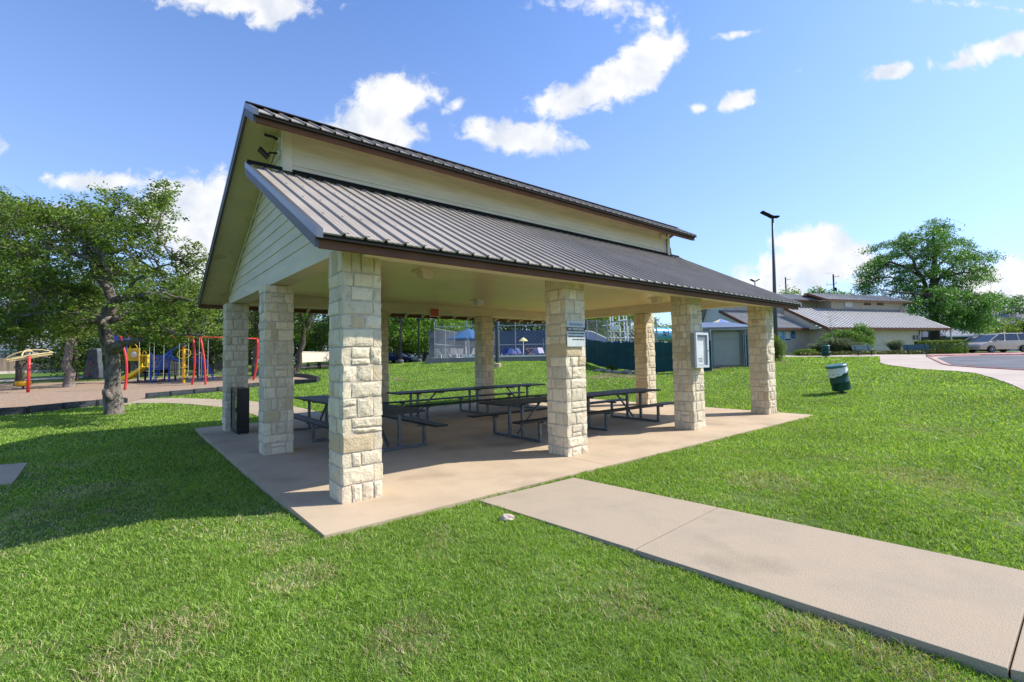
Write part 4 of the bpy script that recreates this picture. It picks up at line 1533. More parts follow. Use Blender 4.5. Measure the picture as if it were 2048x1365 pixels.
def cypress():
    """feathery bald cypress behind the building: tiers of drooping sprays on rising limbs"""
    rnd = random.Random(8)
    rng = np.random.default_rng(8)
    Y = 66.0
    b = Vector(tree_at(1869, Y))
    t = thing('cypress_tree', 'tall feathery cypress rising behind the right end of the community building', 'tree', b, 0)
    mb = MB()

    def P(px, py, dy=0.0):
        return on_y(px, py, Y + dy) - b
    mb.tube([Vector((0, 0, -.3)), P(1868, 660), P(1867, 620), P(1866, 580), P(1868, 540), P(1871, 505), P(1866, 480), P(1868, 455), P(1874, 440)], [.75, .62, .58, .5, .36, .26, .17, .10, .03], 10)
    lim = []

    def L(pts, r0, r1):
        q = []
        for i in range(len(pts) - 1):
            q += [pts[i], pts[i].lerp(pts[i + 1], .5) + Vector((rnd.uniform(-.2, .2), rnd.uniform(-.3, .3), rnd.uniform(-.1, .2)))]
        q.append(pts[-1])
        mb.tube(q, [r0 + (r1 - r0) * i / (len(q) - 1) for i in range(len(q))], 6)
        lim.extend(q[1:])
    L([P(1866, 590), P(1850, 570, -1), P(1832, 540, -2), P(1812, 505, -2.5), P(1790, 485, -2.5)], .34, .05)
    L([P(1855, 578), P(1825, 565, -2), P(1780, 555, -4), P(1740, 558, -5)], .2, .04)
    L([P(1840, 555, -1.4), P(1800, 530, -2), P(1765, 520, -3), P(1735, 525, -3.5)], .16, .04)
    L([P(1868, 575), P(1890, 545, 1), P(1915, 520, 1.5), P(1945, 500, 2), P(1975, 515, 2)], .24, .04)
    L([P(1868, 560), P(1905, 550, -2), P(1940, 545, -3), P(1972, 535, -3)], .18, .04)
    L([P(1870, 515), P(1895, 490, 1), P(1925, 490, 2)], .14, .03)
    L([P(1869, 500), P(1845, 478, 1), P(1815, 470, 1.5)], .12, .03)
    L([P(1867, 470), P(1885, 455), P(1897, 452)], .08, .02)
    L([P(1867, 600), P(1900, 590, -4), P(1940, 590, -6), P(1975, 600, -6)], .22, .04)
    L([P(1867, 600), P(1845, 590, -5), P(1800, 585, -6), P(1745, 578, -6)], .2, .04)
    L([P(1868, 560), P(1850, 545, 5), P(1830, 520, 7)], .2, .04)
    L([P(1868, 540), P(1890, 520, 5), P(1910, 505, 7)], .2, .04)
    env = ((1868, 455, 26, 16, 24), (1850, 480, 55, 20, 50), (1805, 480, 26, 14, 14), (1775, 500, 34, 16, 22), (1745, 525, 28, 18, 20), (1735, 555, 20, 20, 14), (1790, 540, 60, 28, 46), (1860, 520, 60, 30, 62), (1920, 500, 40, 22, 32),
           (1965, 520, 26, 22, 18), (1930, 550, 50, 26, 44), (1770, 575, 60, 14, 26), (1850, 560, 60, 26, 46), (1880, 600, 80, 26, 90), (1930, 605, 60, 26, 60), (1965, 600, 40, 16, 24), (1850, 625, 40, 24, 40), (1900, 635, 60, 22, 66), (1945, 640, 34, 22, 34), (1880, 590, 30, 20, 20))
    pts = []
    for px, py, hw, hh, n in env:
        for k in range(int(n * (.85 if py < 580 else 1.0))):
            a, rad = rnd.random() * 6.28, math.sqrt(rnd.random())
            dep = rnd.uniform(-4.5, 4.5) if py < 580 else rnd.uniform(-8, 4)
            c = P(px + math.cos(a) * rad * hw, py + math.sin(a) * rad * hh, dep)
            e = min(lim, key=lambda q: (q - c).length)
            if (e - c).length > 5 and py < 580:
                c = e + (c - e).normalized() * 5
            s = rnd.uniform(.6, 1.2)
            if rnd.random() < .6 and (e - c).length < 4.5:
                limb(mb, e, c, .05, .012, rnd, sag=.05, n=4, sides=3)
            # each spray hangs outward and down
            out = Vector((c.x, c.y, 0))
            out = out.normalized() if out.length > .1 else Vector((1, 0, 0))
            m = int(88 * s)
            u = rng.random(m)
            q = np.array(c)[None] + np.array(out)[None] * (u[:, None] * 1.7 * s - .5) + rng.normal(size=(m, 3)) * np.array((.42, .42, .16)) * s
            q[:, 2] -= u ** 2 * .9 * s
            pts.append(q)
    mb.build('trunk', M_barkdk, t, smooth=True)
    V, Q = leaf_quads(np.concatenate(pts), .37, rng, .3, droop=np.array((.0, 0, -.8)), aspect=.30)
    np_mesh('crown', V, Q, LEAF['cyp'], t)


cypress()


def shrub(name, label, p, r, leafm, n, leaf, seed, cat='shrub', group=None, boxy=0):
    """rounded clipped shrub: leaves over a lumpy body with a few stems"""
    rng = np.random.default_rng(seed)
    rnd = random.Random(seed)
    t = thing(name, label, cat, p, 0, group)
    pts = []
    if boxy:
        v = rng.uniform(-1, 1, (n, 3))
        ax = rng.integers(0, 3, n)
        v[np.arange(n), ax] = np.where(rng.random(n) < .5, -1, 1) * rng.uniform(.82, 1.0, n)
        v = np.sign(v) * np.abs(v) ** .9
        lum = 1 + .07 * np.sin(v[:, 0] * 9) * np.sin(v[:, 1] * 7) + .05 * np.sin(v[:, 2] * 8 + v[:, 0] * 11)
        q = v * np.array(r) * lum[:, None] + np.array((0, 0, r[2]))
        pts.append(q)
    else:
        for k in range(9):
            a = k / 9 * 6.28
            c = (math.cos(a) * r[0] * .45 * rnd.uniform(.5, 1.1), math.sin(a) * r[1] * .45, r[2] * rnd.uniform(.75, 1.15))
            pts.append(clump_points(c, (r[0] * .6, r[1] * .6, r[2] * .75), n // 9, rng, .8))
    q = np.concatenate(pts)
    q[:, 2] = np.maximum(q[:, 2], .03)
    mb = MB()
    for k in range(7):
        a = rnd.random() * 6.28
        limb(mb, (math.cos(a) * .1, math.sin(a) * .1, -.1), (math.cos(a) * r[0] * .5, math.sin(a) * r[1] * .5, r[2] * 1.1), .03, .01, rnd, n=4, sides=4)
    mb.build('stems', M_barkdk, t)
    V, Q = leaf_quads(q, leaf, rng, .3)
    np_mesh('foliage', V, Q, leafm, t)
    return t


def tussock(label, p, r, h, n, seed, group):
    """clump of long arching grass blades"""
    rng = np.random.default_rng(seed)
    a = rng.uniform(0, 2 * np.pi, n)
    o = rng.uniform(.1, 1, n)
    L = h * rng.uniform(.7, 1.15, n)
    ca, sa = np.cos(a), np.sin(a)
    w = .022
    V = np.empty((n, 8, 3))
    for k, (f, g) in enumerate(((.12, 0), (.3, .45), (.62, .82), (1.1, 1.0 - .12))):
        rad = r * o * f
        z = L * g * (1 - .25 * o * (k == 3))
        ww = w * (1 - k * .28)
        V[:, 2 * k] = np.stack((ca * rad - sa * ww, sa * rad + ca * ww, z), 1)
        V[:, 2 * k + 1] = np.stack((ca * rad + sa * ww, sa * rad - ca * ww, z), 1)
    b = np.arange(n) * 8
    Q = np.concatenate([np.stack((b + 2 * k, b + 2 * k + 1, b + 2 * k + 3, b + 2 * k + 2), 1) for k in range(3)])
    ob = np_mesh('grass_tussock', V.reshape(-1, 3), Q, LEAF['sil'])
    ob.location = p
    return tag(ob, label, 'ornamental grass', group)


def at(px, Y):
    return Vector(tree_at(px, Y))


shrub('round_shrub', 'clipped green bush half hidden behind the right corner pillar', at(1552, 33), (.62, .62, .98), LEAF['hedge'], 7000, .07, 61)
GS_ = 'shrubs along the community building'
shrub('round_shrub', 'wide rounded dark green bush against the building behind the left green bench', at(1690, 46.5), (2.3, 1.2, 1.25), LEAF['mid'], 16000, .13, 62, group=GS_)
shrub('round_shrub', 'taller round bush at the right shoulder of the wide bush', at(1722, 47.5), (1.15, 1.0, 1.6), LEAF['mid'], 11000, .13, 63, group=GS_)
shrub('hedge', 'low clipped yellowish hedge beside the right green bench near the cars', at(1882, 43.5), (1.75, .8, .62), LEAF['hedge'], 12000, .10, 64, boxy=1, cat='hedge')
shrub('low_shrub', 'low spreading plant at the left end of the flower bed', at(1610, 43.5), (1.1, .7, .35), LEAF['hedge'], 4000, .1, 65, group=GS_)
GT_ = 'grass tussocks in the flower bed'
tussock('broad grey green grass tussock in front of the wide bush', at(1672, 43.8), 1.9, 1.75, 900, 71, GT_)
tussock('thin loose grass tussock left of the wide bush', at(1635, 44.5), 1.5, 1.25, 420, 72, GT_)
tussock('upright grass tussock between the two green benches', at(1790, 43.5), 1.35, 1.45, 800, 73, GT_)
tussock('grass tussock directly behind the left end of the left green bench', at(1708, 43.6), 1.4, 1.3, 600, 74, GT_)
# tall flowering stalks
t = thing('flower_stalk', 'tall pale branching flower stalk rising above the wide bush', 'plant', at(1668, 43.6))
mb = MB()
rs_ = random.Random(2)
mb.tube([(0, 0, 0), (-.1, 0, 2.0), (-.22, 0, 3.6)], [.03, .024, .015], 5)
for k in range(12):
    z = 2.4 + k * .12
    s = 1 if k % 2 else -1
    mb.tube([(-.15, 0, z), (-.15 + s * .35, rs_.uniform(-.2, .2), z + .35), (-.15 + s * rs_.uniform(.5, .9), rs_.uniform(-.3, .3), z + .55)], [.012, .01, .006], 4)
mb.build('stem', paint('dry_stalk', (.42, .42, .30)), t)
# low planting in the bed as one mass of ground cover
def ground_cover():
    rng = np.random.default_rng(9)
    poly = ccw(gpoly([(1600, 0, 42.6), (1640, 0, 42.0), (1700, 0, 41.9), (1780, 0, 41.9), (1850, 0, 42.2), (1915, 0, 43.0), (1915, 0, 45.5), (1850, 0, 45.5), (1780, 0, 45), (1700, 0, 45), (1640, 0, 45)]))
    xs, ys = [p[0] for p in poly], [p[1] for p in poly]
    x, y = rng.uniform(min(xs), max(xs), 90000), rng.uniform(min(ys), max(ys), 90000)
    k = in_poly(x, y, poly)
    x, y = x[k][:14000], y[k][:14000]
    z = terrain(x, y) + rng.uniform(.03, .34, len(x)) * (1 + .4 * np.sin(x * 2.1) * np.sin(y * 1.7))
    V, Q = leaf_quads(np.stack((x, y, z), 1), .12, rng, .4)
    o = np_mesh('ground_cover', V, Q, leaf_mat('bed_leaves', (.05, .085, .018), (.16, .18, .05), .3, (.30, .20, .08)))
    tag(o, kind='stuff')


ground_cover()
# ------------------------------------------------------------------ playground
def border(pts, lab0, n_off):
    """black plastic border timbers laid end to end, each one a thing"""
    P3 = [ground(*p) for p in pts]
    L = [0]
    for i in range(len(P3) - 1):
        L.append(L[-1] + (P3[i + 1].xy - P3[i].xy).length)

    def along(s):
        s = min(max(s, 0), L[-1])
        for i in range(len(P3) - 1):
            if s <= L[i + 1] + 1e-9:
                u = (s - L[i]) / max(L[i + 1] - L[i], 1e-6)
                p = P3[i].lerp(P3[i + 1], u)
                return Vector((p.x, p.y, gz(p.x, p.y)))
    n = max(1, round(L[-1] / 1.25))
    for k in range(n):
        a, b = along(L[-1] * k / n), along(L[-1] * (k + 1) / n)
        mid = (a + b) / 2
        d = (b - a)
        t = thing('border_timber', None, 'border timber', mid, math.atan2(d.y, d.x), 'black border timbers round the playground mulch')
        h = d.xy.length / 2
        MB().box(-h + .02, h - .02, -.055, .055, -.12, .27).box(-h + .06, h - .06, -.062, .062, .06, .2).build('plank', M_timber, t, bevel=.012)
        MB().box(h - .05, h + .05, -.075, .075, -.15, .235).build('joint_stake', M_black, t, bevel=.01)
        tag(t, (lab0[k] if k < len(lab0) else lab0[-1]))
    return n


border(BORDER_A, ['black border timber in the run left of the gnarled oak trunk'], 0)
border(BORDER_B, ['black border timber in the run from the gnarled oak to the back left pillar'], 0)
border(BORDER_C, ['black border timber at the rounded far corner of the mulch'], 0)


def Y_of(px, py):
    return ground(px, py).y


# swing set: red bent legs and a long beam
pA, pB, pM1, pM2 = ground(248, 782), ground(505, 762), ground(383, 771), ground(411, 771)
t = thing('swing_set', 'red swing set with bowed legs and a long top beam', 'swing set', pA)
tA, tB = on_y(240.5, 672, pA.y + .3) - pA, on_y(515, 678, pB.y) - pA


def bowed(mb, p0, p1, bow, r):
    pts = []
    for i in range(9):
        u = i / 8
        p = Vector(p0).lerp(Vector(p1), u)
        p += Vector(bow) * math.sin(math.pi * u)
        pts.append(p)
    mb.tube(pts, r, 10)


mb = MB()
bowed(mb, (0, 0, -.2), tA, (.28, 0, 0), .07)
mb.build('leg', M_red, t, smooth=True)
mid1 = on_y(391, 674, (pM1.y + pM2.y) / 2 + .2) - pA
mb = MB()
bowed(mb, pM1 - pA - Vector((0, 0, .2)), mid1 + Vector((-.16, 0, -.05)), (.16, 0, 0), .065)
mb.build('leg', M_red, t, smooth=True)
mb = MB()
bowed(mb, pM2 - pA - Vector((0, 0, .2)), mid1 + Vector((.34, 0, -.05)), (.10, 0, 0), .065)
mb.build('leg', M_red, t, smooth=True)
mb = MB()
bowed(mb, pB - pA - Vector((0, 0, .2)), tB, (.14, 0, 0), .07)
mb.build('leg', M_red, t, smooth=True)
MB().tube([tA, tA.lerp(mid1, .5), mid1, mid1.lerp(tB, .5), tB], .055, 10).build('top_beam', M_red, t, smooth=True)
M_chain = paint('chain', (.62, .62, .56), rough=.4, metal=.3)
for u, m_ in ((.16, 0), (.26, 0), (.44, 0), (.58, 0)):
    p = tA.lerp(mid1, u * 1.9) if u < .5 else mid1.lerp(tB, (u - .5) * 1.6)
    g = gz(pA.x + p.x, pA.y + p.y) - pA.z
    sw = None
    s_ = .26
    dv = (tB - tA).normalized() * s_
    MB().tube([p - dv, p - dv * .95 - Vector((0, 0, p.z - g - .55))], .013, 4).build('chain', M_chain, t)
    MB().tube([p + dv, p + dv * .95 - Vector((0, 0, p.z - g - .55))], .013, 4).build('chain', M_chain, t)
    zz = g + .55
    MB().tube([Vector((p.x, p.y, zz)) - dv * .95, Vector((p.x, p.y, zz - .09)), Vector((p.x, p.y, zz)) + dv * .95], .045, 6).build('seat', M_black, t)

# play structure
G0 = ground(340, 765)
YS = G0.y
t = thing('play_structure', 'blue and yellow climbing structure with slides behind the gnarled oak', 'play structure', G0)


def S(px, py, dy=0.0):
    return on_y(px, py, YS + dy) - G0


def post(px, top, dy, m, r=.075, base=None):
    p1 = S(px, top, dy)
    p0 = Vector((p1.x, p1.y, gz(G0.x + p1.x, G0.y + p1.y) - G0.z - .1))
    MB().tube([p0, p1], r, 10).lathe([(r * 1.1, 0), (r * 1.1, .03), (r * .5, .07)], 10, c=p1).build('post', m, t, smooth=R(40))


for px, top, dy in ((213, 682, 1.5), (253, 682, 1.0), (302, 708, 0), (339, 710, 0), (291, 716, 1.8), (277, 712, 1.8), (329, 716, 1.8), (351, 716, 1.8), (396, 702, 1.2), (405, 703, 0)):
    post(px, top, dy, M_bluedk if dy > .9 else M_blue)
post(368, 694, -2.2, M_amber, .1)
# deck
p0, p1 = S(253, 745, 0), S(300, 745, 0)
MB().box(p0.x, p1.x + .2, 0, 1.9, p0.z - .1, p0.z).build('deck', M_roofdk, t)
p2, p3 = S(302, 741, 0), S(339, 741, 0)
MB().box(p1.x + .2, p3.x, 0.05, 1.85, p2.z - .1, p2.z - .002).build('deck', M_roofdk, t)
# yellow bubble panel
a, b = S(254.5, 697, .8), S(280, 722, .8)
MB().box(a.x, b.x, .76, .84, b.z, a.z).build('window_panel', M_yellow, t, bevel=.02)
c = (a + b) / 2
MB().lathe([(.30, 0), (.34, .03), (.36, .08)], 20, M=Matrix.Translation((c.x + .12, .75, c.z)) @ Matrix.Rotation(R(90), 4, 'X')).build('bubble_rim', M_amber, t)
MB().lathe([(.0, .12), (.2, .10), (.3, .02)], 20, M=Matrix.Translation((c.x + .12, .74, c.z)) @ Matrix.Rotation(R(90), 4, 'X')).build('bubble', M_paper, t, smooth=True)
mb = MB()
mb.tube([(c.x - .12 + .3 * math.cos(k / 8 * math.pi) + .1, .8, a.z + .3 * math.sin(k / 8 * math.pi)) for k in range(9)], .025, 6)
mb.build('handle', M_amber, t)
# slide: two troughs coming down to the left
def slide(pts, w, dep):
    mb = MB()
    n = len(pts)
    prof = [(-w, .22), (-w + .04, .26), (-w + .09, .02), (0, -.02), (w - .09, .02), (w - .04, .26), (w, .22), (w, -.05), (-w, -.05)]
    vs, fs = [], []
    for p in pts:
        for q, h in prof:
            vs.append((p.x, p.y + dep + q, p.z + h))
    m = len(prof)
    for i in range(n - 1):
        for j in range(m):
            fs.append((i * m + j, i * m + (j + 1) % m, (i + 1) * m + (j + 1) % m, (i + 1) * m + j))
    fs += [tuple(range(m)), tuple((n - 1) * m + j for j in range(m))]
    mb.add(vs, fs)
    return mb.build('slide', M_yellow, t, smooth=R(35))


slide([S(297.5, 733), S(293, 738), S(285, 745), S(276, 751), S(266, 756), S(255, 760), S(244, 761)], .30, -.35)
slide([S(283, 732), S(277, 738), S(270, 745), S(262, 750), S(252, 754), S(244, 756)], .30, .5)
MB().tube([S(255.5, 761, -.3), S(255.5, 770, -.3)], .03, 6).build('slide_leg', M_yellow, t)
a, b = S(281, 710, -.1), S(299, 735, -.1)
mb = MB()
mb.box(a.x, a.x + .09, -.3, .3, b.z, a.z)
mb.box(b.x - .09, b.x, -.3, .3, b.z, a.z)
mb.box(a.x + .091, b.x - .091, -.3, .3, a.z - .12, a.z)
mb.build('slide_hood', M_yellow, t, bevel=.015)
cz = S(286, 712, -.1)
mb = MB().tube([(cz.x - .02, -.1, b.z), (cz.x - .02, -.1, cz.z + .25)] + [(cz.x + .10 - .12 * math.cos(k / 6 * math.pi), -.1, cz.z + .25 + .12 * math.sin(k / 6 * math.pi)) for k in range(1, 7)] + [(cz.x + .22, -.1, b.z)], .03, 6)
mb.build('grab_rail', M_amber, t)
# blue activity panel with cut-out pattern
a, b = S(304, 711, 0), S(337, 738, 0)
MB().box(a.x, b.x, -.03, .03, b.z, a.z).build('activity_panel', paint('grey_panel', (.16, .17, .24)), t)
mb = MB()
for x0, x1, z0, z1 in ((a.x, b.x, a.z - .09, a.z), (a.x, b.x, b.z, b.z + .09)):
    mb.box(x0, x1, -.05, .05, z0, z1)
mb.build('panel_frame', M_blue, t)
mb = MB()
rq = random.Random(5)
for k in range(9):
    x, z, r = rq.uniform(a.x + .2, b.x - .2), rq.uniform(b.z + .2, a.z - .2), rq.uniform(.08, .2)
    mb.tube([(x + r * math.cos(i / 10 * 6.29), -.045, z + r * math.sin(i / 10 * 6.29)) for i in range(11)], .022, 5)
mb.build('maze_track', M_blue, t)
# blue arched climber in front
mb = MB()
mb.tube([S(303, 768, -1.2), S(310, 752, -1.1), S(322, 726, -.8), S(332, 708, -.4), S(343, 700, -.2), S(351, 697, -.1)], .035, 7)
mb.tube([S(308, 767, -.3), S(316, 750, -.3), S(327, 722, -.2), S(337, 706, 0), S(347, 699, .2)], .035, 7)
for k, (px, py) in enumerate(((309, 757), (314, 747), (319, 736), (324, 726), (330, 715))):
    mb.tube([S(px - 3, py + 3, -1.1 + k * .18), S(px + 3, py - 2, -.3)], .026, 6)
mb.build('arch_climber', M_blue, t, smooth=True)
mb = MB()
cc = S(359, 708, -.2)
mb.tube([cc + Vector((.62 * math.cos(a), 0, .52 * math.sin(a))) for a in np.linspace(R(95), R(275), 12)], .07, 8)
mb.build('entry_arch', M_blue, t, smooth=True)
# tan barred bridge rails
mb = MB()
for k in range(8):
    px = 341 + k * 3.3
    mb.tube([S(px, 724, -.1), S(px, 748, -.1)], .018, 5)
mb.tube([S(340, 724, -.1), S(365, 727, -.1)], .024, 6)
mb.tube([S(340, 748, -.1), S(365, 752, -.1)], .024, 6)
mb.build('bridge_rail', paint('tan_bars', (.58, .46, .26)), t)
# ring climber on the yellow pole
pp = S(368, 708, -2.2)
mb = MB()
mb.tube([pp + Vector((.48 * math.cos(a), .12 * math.sin(a), .33 * math.sin(a))) for a in np.linspace(0, 2 * math.pi, 25)], .03, 6)
mb.build('ring', M_yellow, t, smooth=True)
for py in (734, 751):
    q = S(368, py, -2.2)
    MB().tube([q + Vector((.24 * math.cos(a), .12 * math.sin(a), .08 * math.sin(a))) for a in np.linspace(0, 2 * math.pi, 17)], .026, 6).build('foot_ring', M_yellow, t, smooth=True)
q = S(368, 691, -2.2)
MB().lathe([(.3, -.06), (.27, 0), (.1, .1), (.05, .18)], 14, c=q).build('pole_cap', M_black, t)
# blue right-hand ladder and rails
mb = MB()
mb.tube([S(390, 720, 0), S(408, 727, -.2), S(420, 743, -.5), S(428, 761, -.8)], .045, 7)
mb.tube([S(404, 706, 0), S(412, 722, -.2), S(421, 737, -.4), S(427, 752, -.7)], .035, 7)
mb.build('slant_rail', M_blue, t, smooth=True)
a, b = S(386, 716, .4), S(407, 728, .4)
MB().box(a.x, b.x, .36, .44, b.z, a.z).build('side_panel', M_bluedk, t)
mb = MB()
mb.tube([S(386, 760, -.4), S(386, 757, -.4), S(403, 757, -.4), S(403, 706, -.4)], .03, 6)
mb.tube([S(372, 709, -.4), S(399, 709, -.4)], .022, 6)
mb.build('tan_frame', paint('tan_frame_paint', (.62, .48, .25)), t)
a, b = S(206, 674, 1.2), S(262, 682, 1.2)
mb = MB()
mb.add([(a.x, .6, b.z), (b.x, .6, b.z), (b.x, 2.6, b.z), (a.x, 2.6, b.z), ((a.x + b.x) / 2, 1.6, a.z + .45)], [(0, 1, 4), (1, 2, 4), (2, 3, 4), (3, 0, 4), (3, 2, 1, 0)])
mb.build('roof', M_bluedk, t)

# grey climbing rock wall with coloured holds
g = ground(186, 763)
t = thing('climbing_wall', 'dark grey moulded climbing wall with coloured holds left of the gnarled trunk', 'climbing wall', g)
MW = mat('moulded_grey_plastic', (.07, .085, .10), rough=.6, scale=2, var=.25, bump=.4, bscale=9)
h = on_y(186, 701, g.y).z - g.z
w = 17 / F * g.y
bm = bmesh.new()
bmesh.ops.create_cube(bm, size=2)
bmesh.ops.subdivide_edges(bm, edges=bm.edges[:], cuts=9, use_grid_fill=True)
for v in bm.verts:
    s = (v.co.z + 1) / 2
    n = noise.noise(v.co * 1.9 + Vector((4, 1, 2))) * .16 + noise.noise(v.co * 4.4) * .07
    k = 1.0 - .52 * s
    v.co = Vector((v.co.x * w * k * (1 + n) + .12 * s, v.co.y * .22 * (1 + n), .16 + s * h))
me = bpy.data.meshes.new('wall_face')
bm.to_mesh(me)
bm.free()
me.materials.append(MW)
me.polygons.foreach_set('use_smooth', [True] * len(me.polygons))
link('wall_face', me, t)
rq = random.Random(9)
for k in range(14):
    s = rq.uniform(.12, .95)
    x = rq.uniform(-.75, .75) * w * (1 - .52 * s)
    MB().lathe([(.075, 0), (.06, .05), (.02, .07)], 8, M=Matrix.Translation((x, -.22, s * h)) @ Matrix.Rotation(R(90), 4, 'X')).build('hold', (M_red, M_bluedk, M_bluedk, MW)[k % 4], t)
for s in (-1, 1):
    MB().tube([(s * w * .6, 0, 0), (s * w * .6, 0, .3)], .04, 6).build('leg', M_steel, t)

# red post with a tilted pale yellow spinner ring
g = ground(56, 787)
t = thing('spinner_post', 'red post carrying a tilted pale yellow spinner ring at the left edge of the playground', 'playground spinner', g)
hp = on_y(56, 712, g.y).z - g.z
MB().tube([(0, 0, -.2), (0, 0, hp * .5), (.02, 0, hp)], .085, 12).build('post', M_red, t, smooth=True)
M_pale = paint('pale_yellow_pipe', (.60, .49, .24))
tilt = Matrix.Translation((0, 0, hp - .02)) @ Matrix.Rotation(R(-9), 4, 'Y') @ Matrix.Rotation(R(7), 4, 'X')
Rr = 36 / F * g.y
for k, (rr2, zz) in enumerate(((1.0, 0), (.93, -.10), (.8, .02))):
    MB().tube([tilt @ Vector((Rr * rr2 * math.cos(a), Rr * rr2 * math.sin(a), zz)) for a in np.linspace(0, 2 * math.pi, 33)], .024, 6).build('ring', M_pale, t, smooth=True)
for k in range(4):
    a = k * math.pi / 2 + .5
    MB().tube([tilt @ Vector((Rr * u * math.cos(a), Rr * u * math.sin(a), .32 * (1 - u ** 3))) for u in (.05, .3, .6, .85, 1.0)], .036, 6).build('arm', M_pale, t, smooth=True)
MB().lathe([(.2, .26), (.22, .34), (.1, .4)], 12, M=tilt).build('hub', M_pale, t)

g = ground(46, 780)
t = thing('spinning_bowl', 'round yellow spinning seat on a short blue post beside the red spinner post', 'playground seat', g)
MB().tube([(0, 0, -.1), (0, 0, .45)], .06, 8).build('post', M_bluedk, t)
hs = on_y(46, 763, g.y).z - g.z
MB().lathe([(.10, hs - .35), (.36, hs - .3), (.42, hs - .2), (.40, hs), (.34, hs - .01), (.26, hs - .14), (0.02, hs - .18)], 20).build('bowl', M_amber, t, smooth=R(50))

# ------------------------------------------------------------------ left background: fence, houses, white wall, far tables
M_fence = mat('weathered_fence_boards', (.23, .17, .125), rough=.9, scale=1.0, var=.3, stretch=(6, 6, .4), island=.22)
YF = 66.0
a, b = at(-140, YF - 6), at(205, YF + 8)
t = thing('wood_fence', 'weathered wooden privacy fence far behind the playground at the left', 'fence', a, math.atan2(b.y - a.y, b.x - a.x))
Lf = (b.xy - a.xy).length
zb = on_y(60, 742, YF).z - a.z
zt = on_y(60, 716, YF).z - a.z
mb = MB()
x = 0
rq = random.Random(1)
while x < Lf:
    mb.box(x + .008, x + .142, -.012, .012, zb + .02, zt + rq.uniform(-.03, .03))
    x += .15
mb.build('boards', M_fence, t)
mb = MB()
for z in (zb + .3, zt - .3):
    mb.box(0, Lf, .013, .05, z, z + .09)
mb.build('rails', M_fence, t)
MB().box(0, Lf, -.12, .12, zb - .9, zb).build('stone_base', mat('pale_stone_base', (.50, .45, .38), rough=.9, scale=2, var=.2), t)
a, b = at(195, YF + 2.2), at(470, 62)
t = thing('wood_fence', 'long grey brown fence behind the climbing structure, mostly in tree shade', 'fence', a, math.atan2(b.y - a.y, b.x - a.x))
Lf = (b.xy - a.xy).length
mb = MB()
x = 0
while x < Lf:
    mb.box(x + .008, x + .142, -.012, .012, -.1, 1.75 + rq.uniform(-.03, .03))
    x += .15
mb.build('boards', M_fence, t)
mb = MB()
for z in (.35, 1.4):
    mb.box(0, Lf, .013, .05, z, z + .09)
mb.build('rails', M_fence, t)

M_shing = mat('grey_shingles', (.19, .20, .23), rough=.9, scale=3, var=.2)
M_brick = mat('brick_wall', (.40, .21, .13), rough=.9, scale=5, var=.25)


def house(lab, px0, px1, Y, eave, ridge, wallm, depth=9):
    p0, p1 = on_y(px0, eave, Y), on_y(px1, eave, Y)
    g = gz((p0.x + p1.x) / 2, Y)
    t = thing('house', lab, 'house', ((p0.x + p1.x) / 2, Y, g))
    w, he = (p1.x - p0.x) / 2, p0.z - g
    hr = on_y((px0 + px1) / 2, ridge, Y + depth / 2).z - g
    MB().box(-w, w, 0, depth, -.5, he).build('wall', wallm, t)
    mb = MB()
    o = .5
    mb.add([(-w - o, -o, he - .05), (w + o, -o, he - .05), (w + o, depth + o, he - .05), (-w - o, depth + o, he - .05), (-w + 2, depth / 2, hr), (w - 2, depth / 2, hr)],
           [(0, 1, 5, 4), (1, 2, 5), (2, 3, 4, 5), (3, 0, 4), (3, 2, 1, 0)])
    mb.build('roof', M_shing, t)
    mb = MB()
    MB().box(-w - o, w + o, -o - .03, -o, he - .25, he - .03).build('fascia', M_white, t)
    fw = MB().box(w * .2, w * .2 + 1.4, -.05, -.01, he * .35, he * .8).build('window', M_glassdk, t)
    MB().box(w * .2 - .08, w * .2 + 1.48, -.045, -.02, he * .35 - .08, he * .8 + .08).build('window_frame', M_white, t)
    return t


house('brick house with grey shingle roof behind the wooden fence, right of the red spinner post', 100, 176, 78, 706, 689, M_brick)
house('grey roofed house at the left edge behind the wooden fence', -60, 42, 76, 700, 667, mat('grey_siding', (.33, .34, .36), var=.1))

# white garden wall, far back
a, b = at(598, 78), at(676, 92)
t = thing('garden_wall', 'white garden wall in sunlight far behind the pillars, half shaded by an oak', 'wall', a, math.atan2(b.y - a.y, b.x - a.x))
Lf = (b.xy - a.xy).length
hw = on_y(615, 703.5, 80).z - a.z
M_ww = mat('whitewashed_wall', (.70, .60, .50), rough=.9, scale=2, var=.12)
MB().box(0, Lf, -.15, .15, -1.0, hw - .12).build('panel', M_ww, t)
MB().box(-.1, Lf + .1, -.2, .2, hw - .119, hw).build('coping', M_ww, t)
a2, b2 = at(430, 70), at(470, 70)
t = thing('garden_wall', 'short pale wall panel glimpsed left of the back left pillar', 'wall', a2, 0)
MB().box(0, (b2 - a2).x, -.15, .15, -.5, 1.9).build('panel', M_ww, t)
MB().box(-.1, (b2 - a2).x + .1, -.2, .2, 1.901, 2.0).build('coping', M_ww, t)

# two small picnic tables far away
def small_table(p, rz, lab):
    t = thing('park_table', lab, 'picnic table', p, rz, 'far picnic tables under the oak')
    MB().box(-.9, .9, -.38, .38, .7, .76).build('tabletop', M_barkdk, t)
    for s in (-1, 1):
        MB().box(-.9, .9, s * .68 - .13, s * .68 + .13, .42, .46).build('seat', M_barkdk, t)
        mb = MB().bar((s * .6, -.7, .02), (s * .6, -.2, .7), .08).bar((s * .6, .7, .02), (s * .6, .2, .7), .08).bar((s * .6, -.75, .40), (s * .6, .75, .40), .07)
        mb.build('leg_frame', M_barkdk, t)


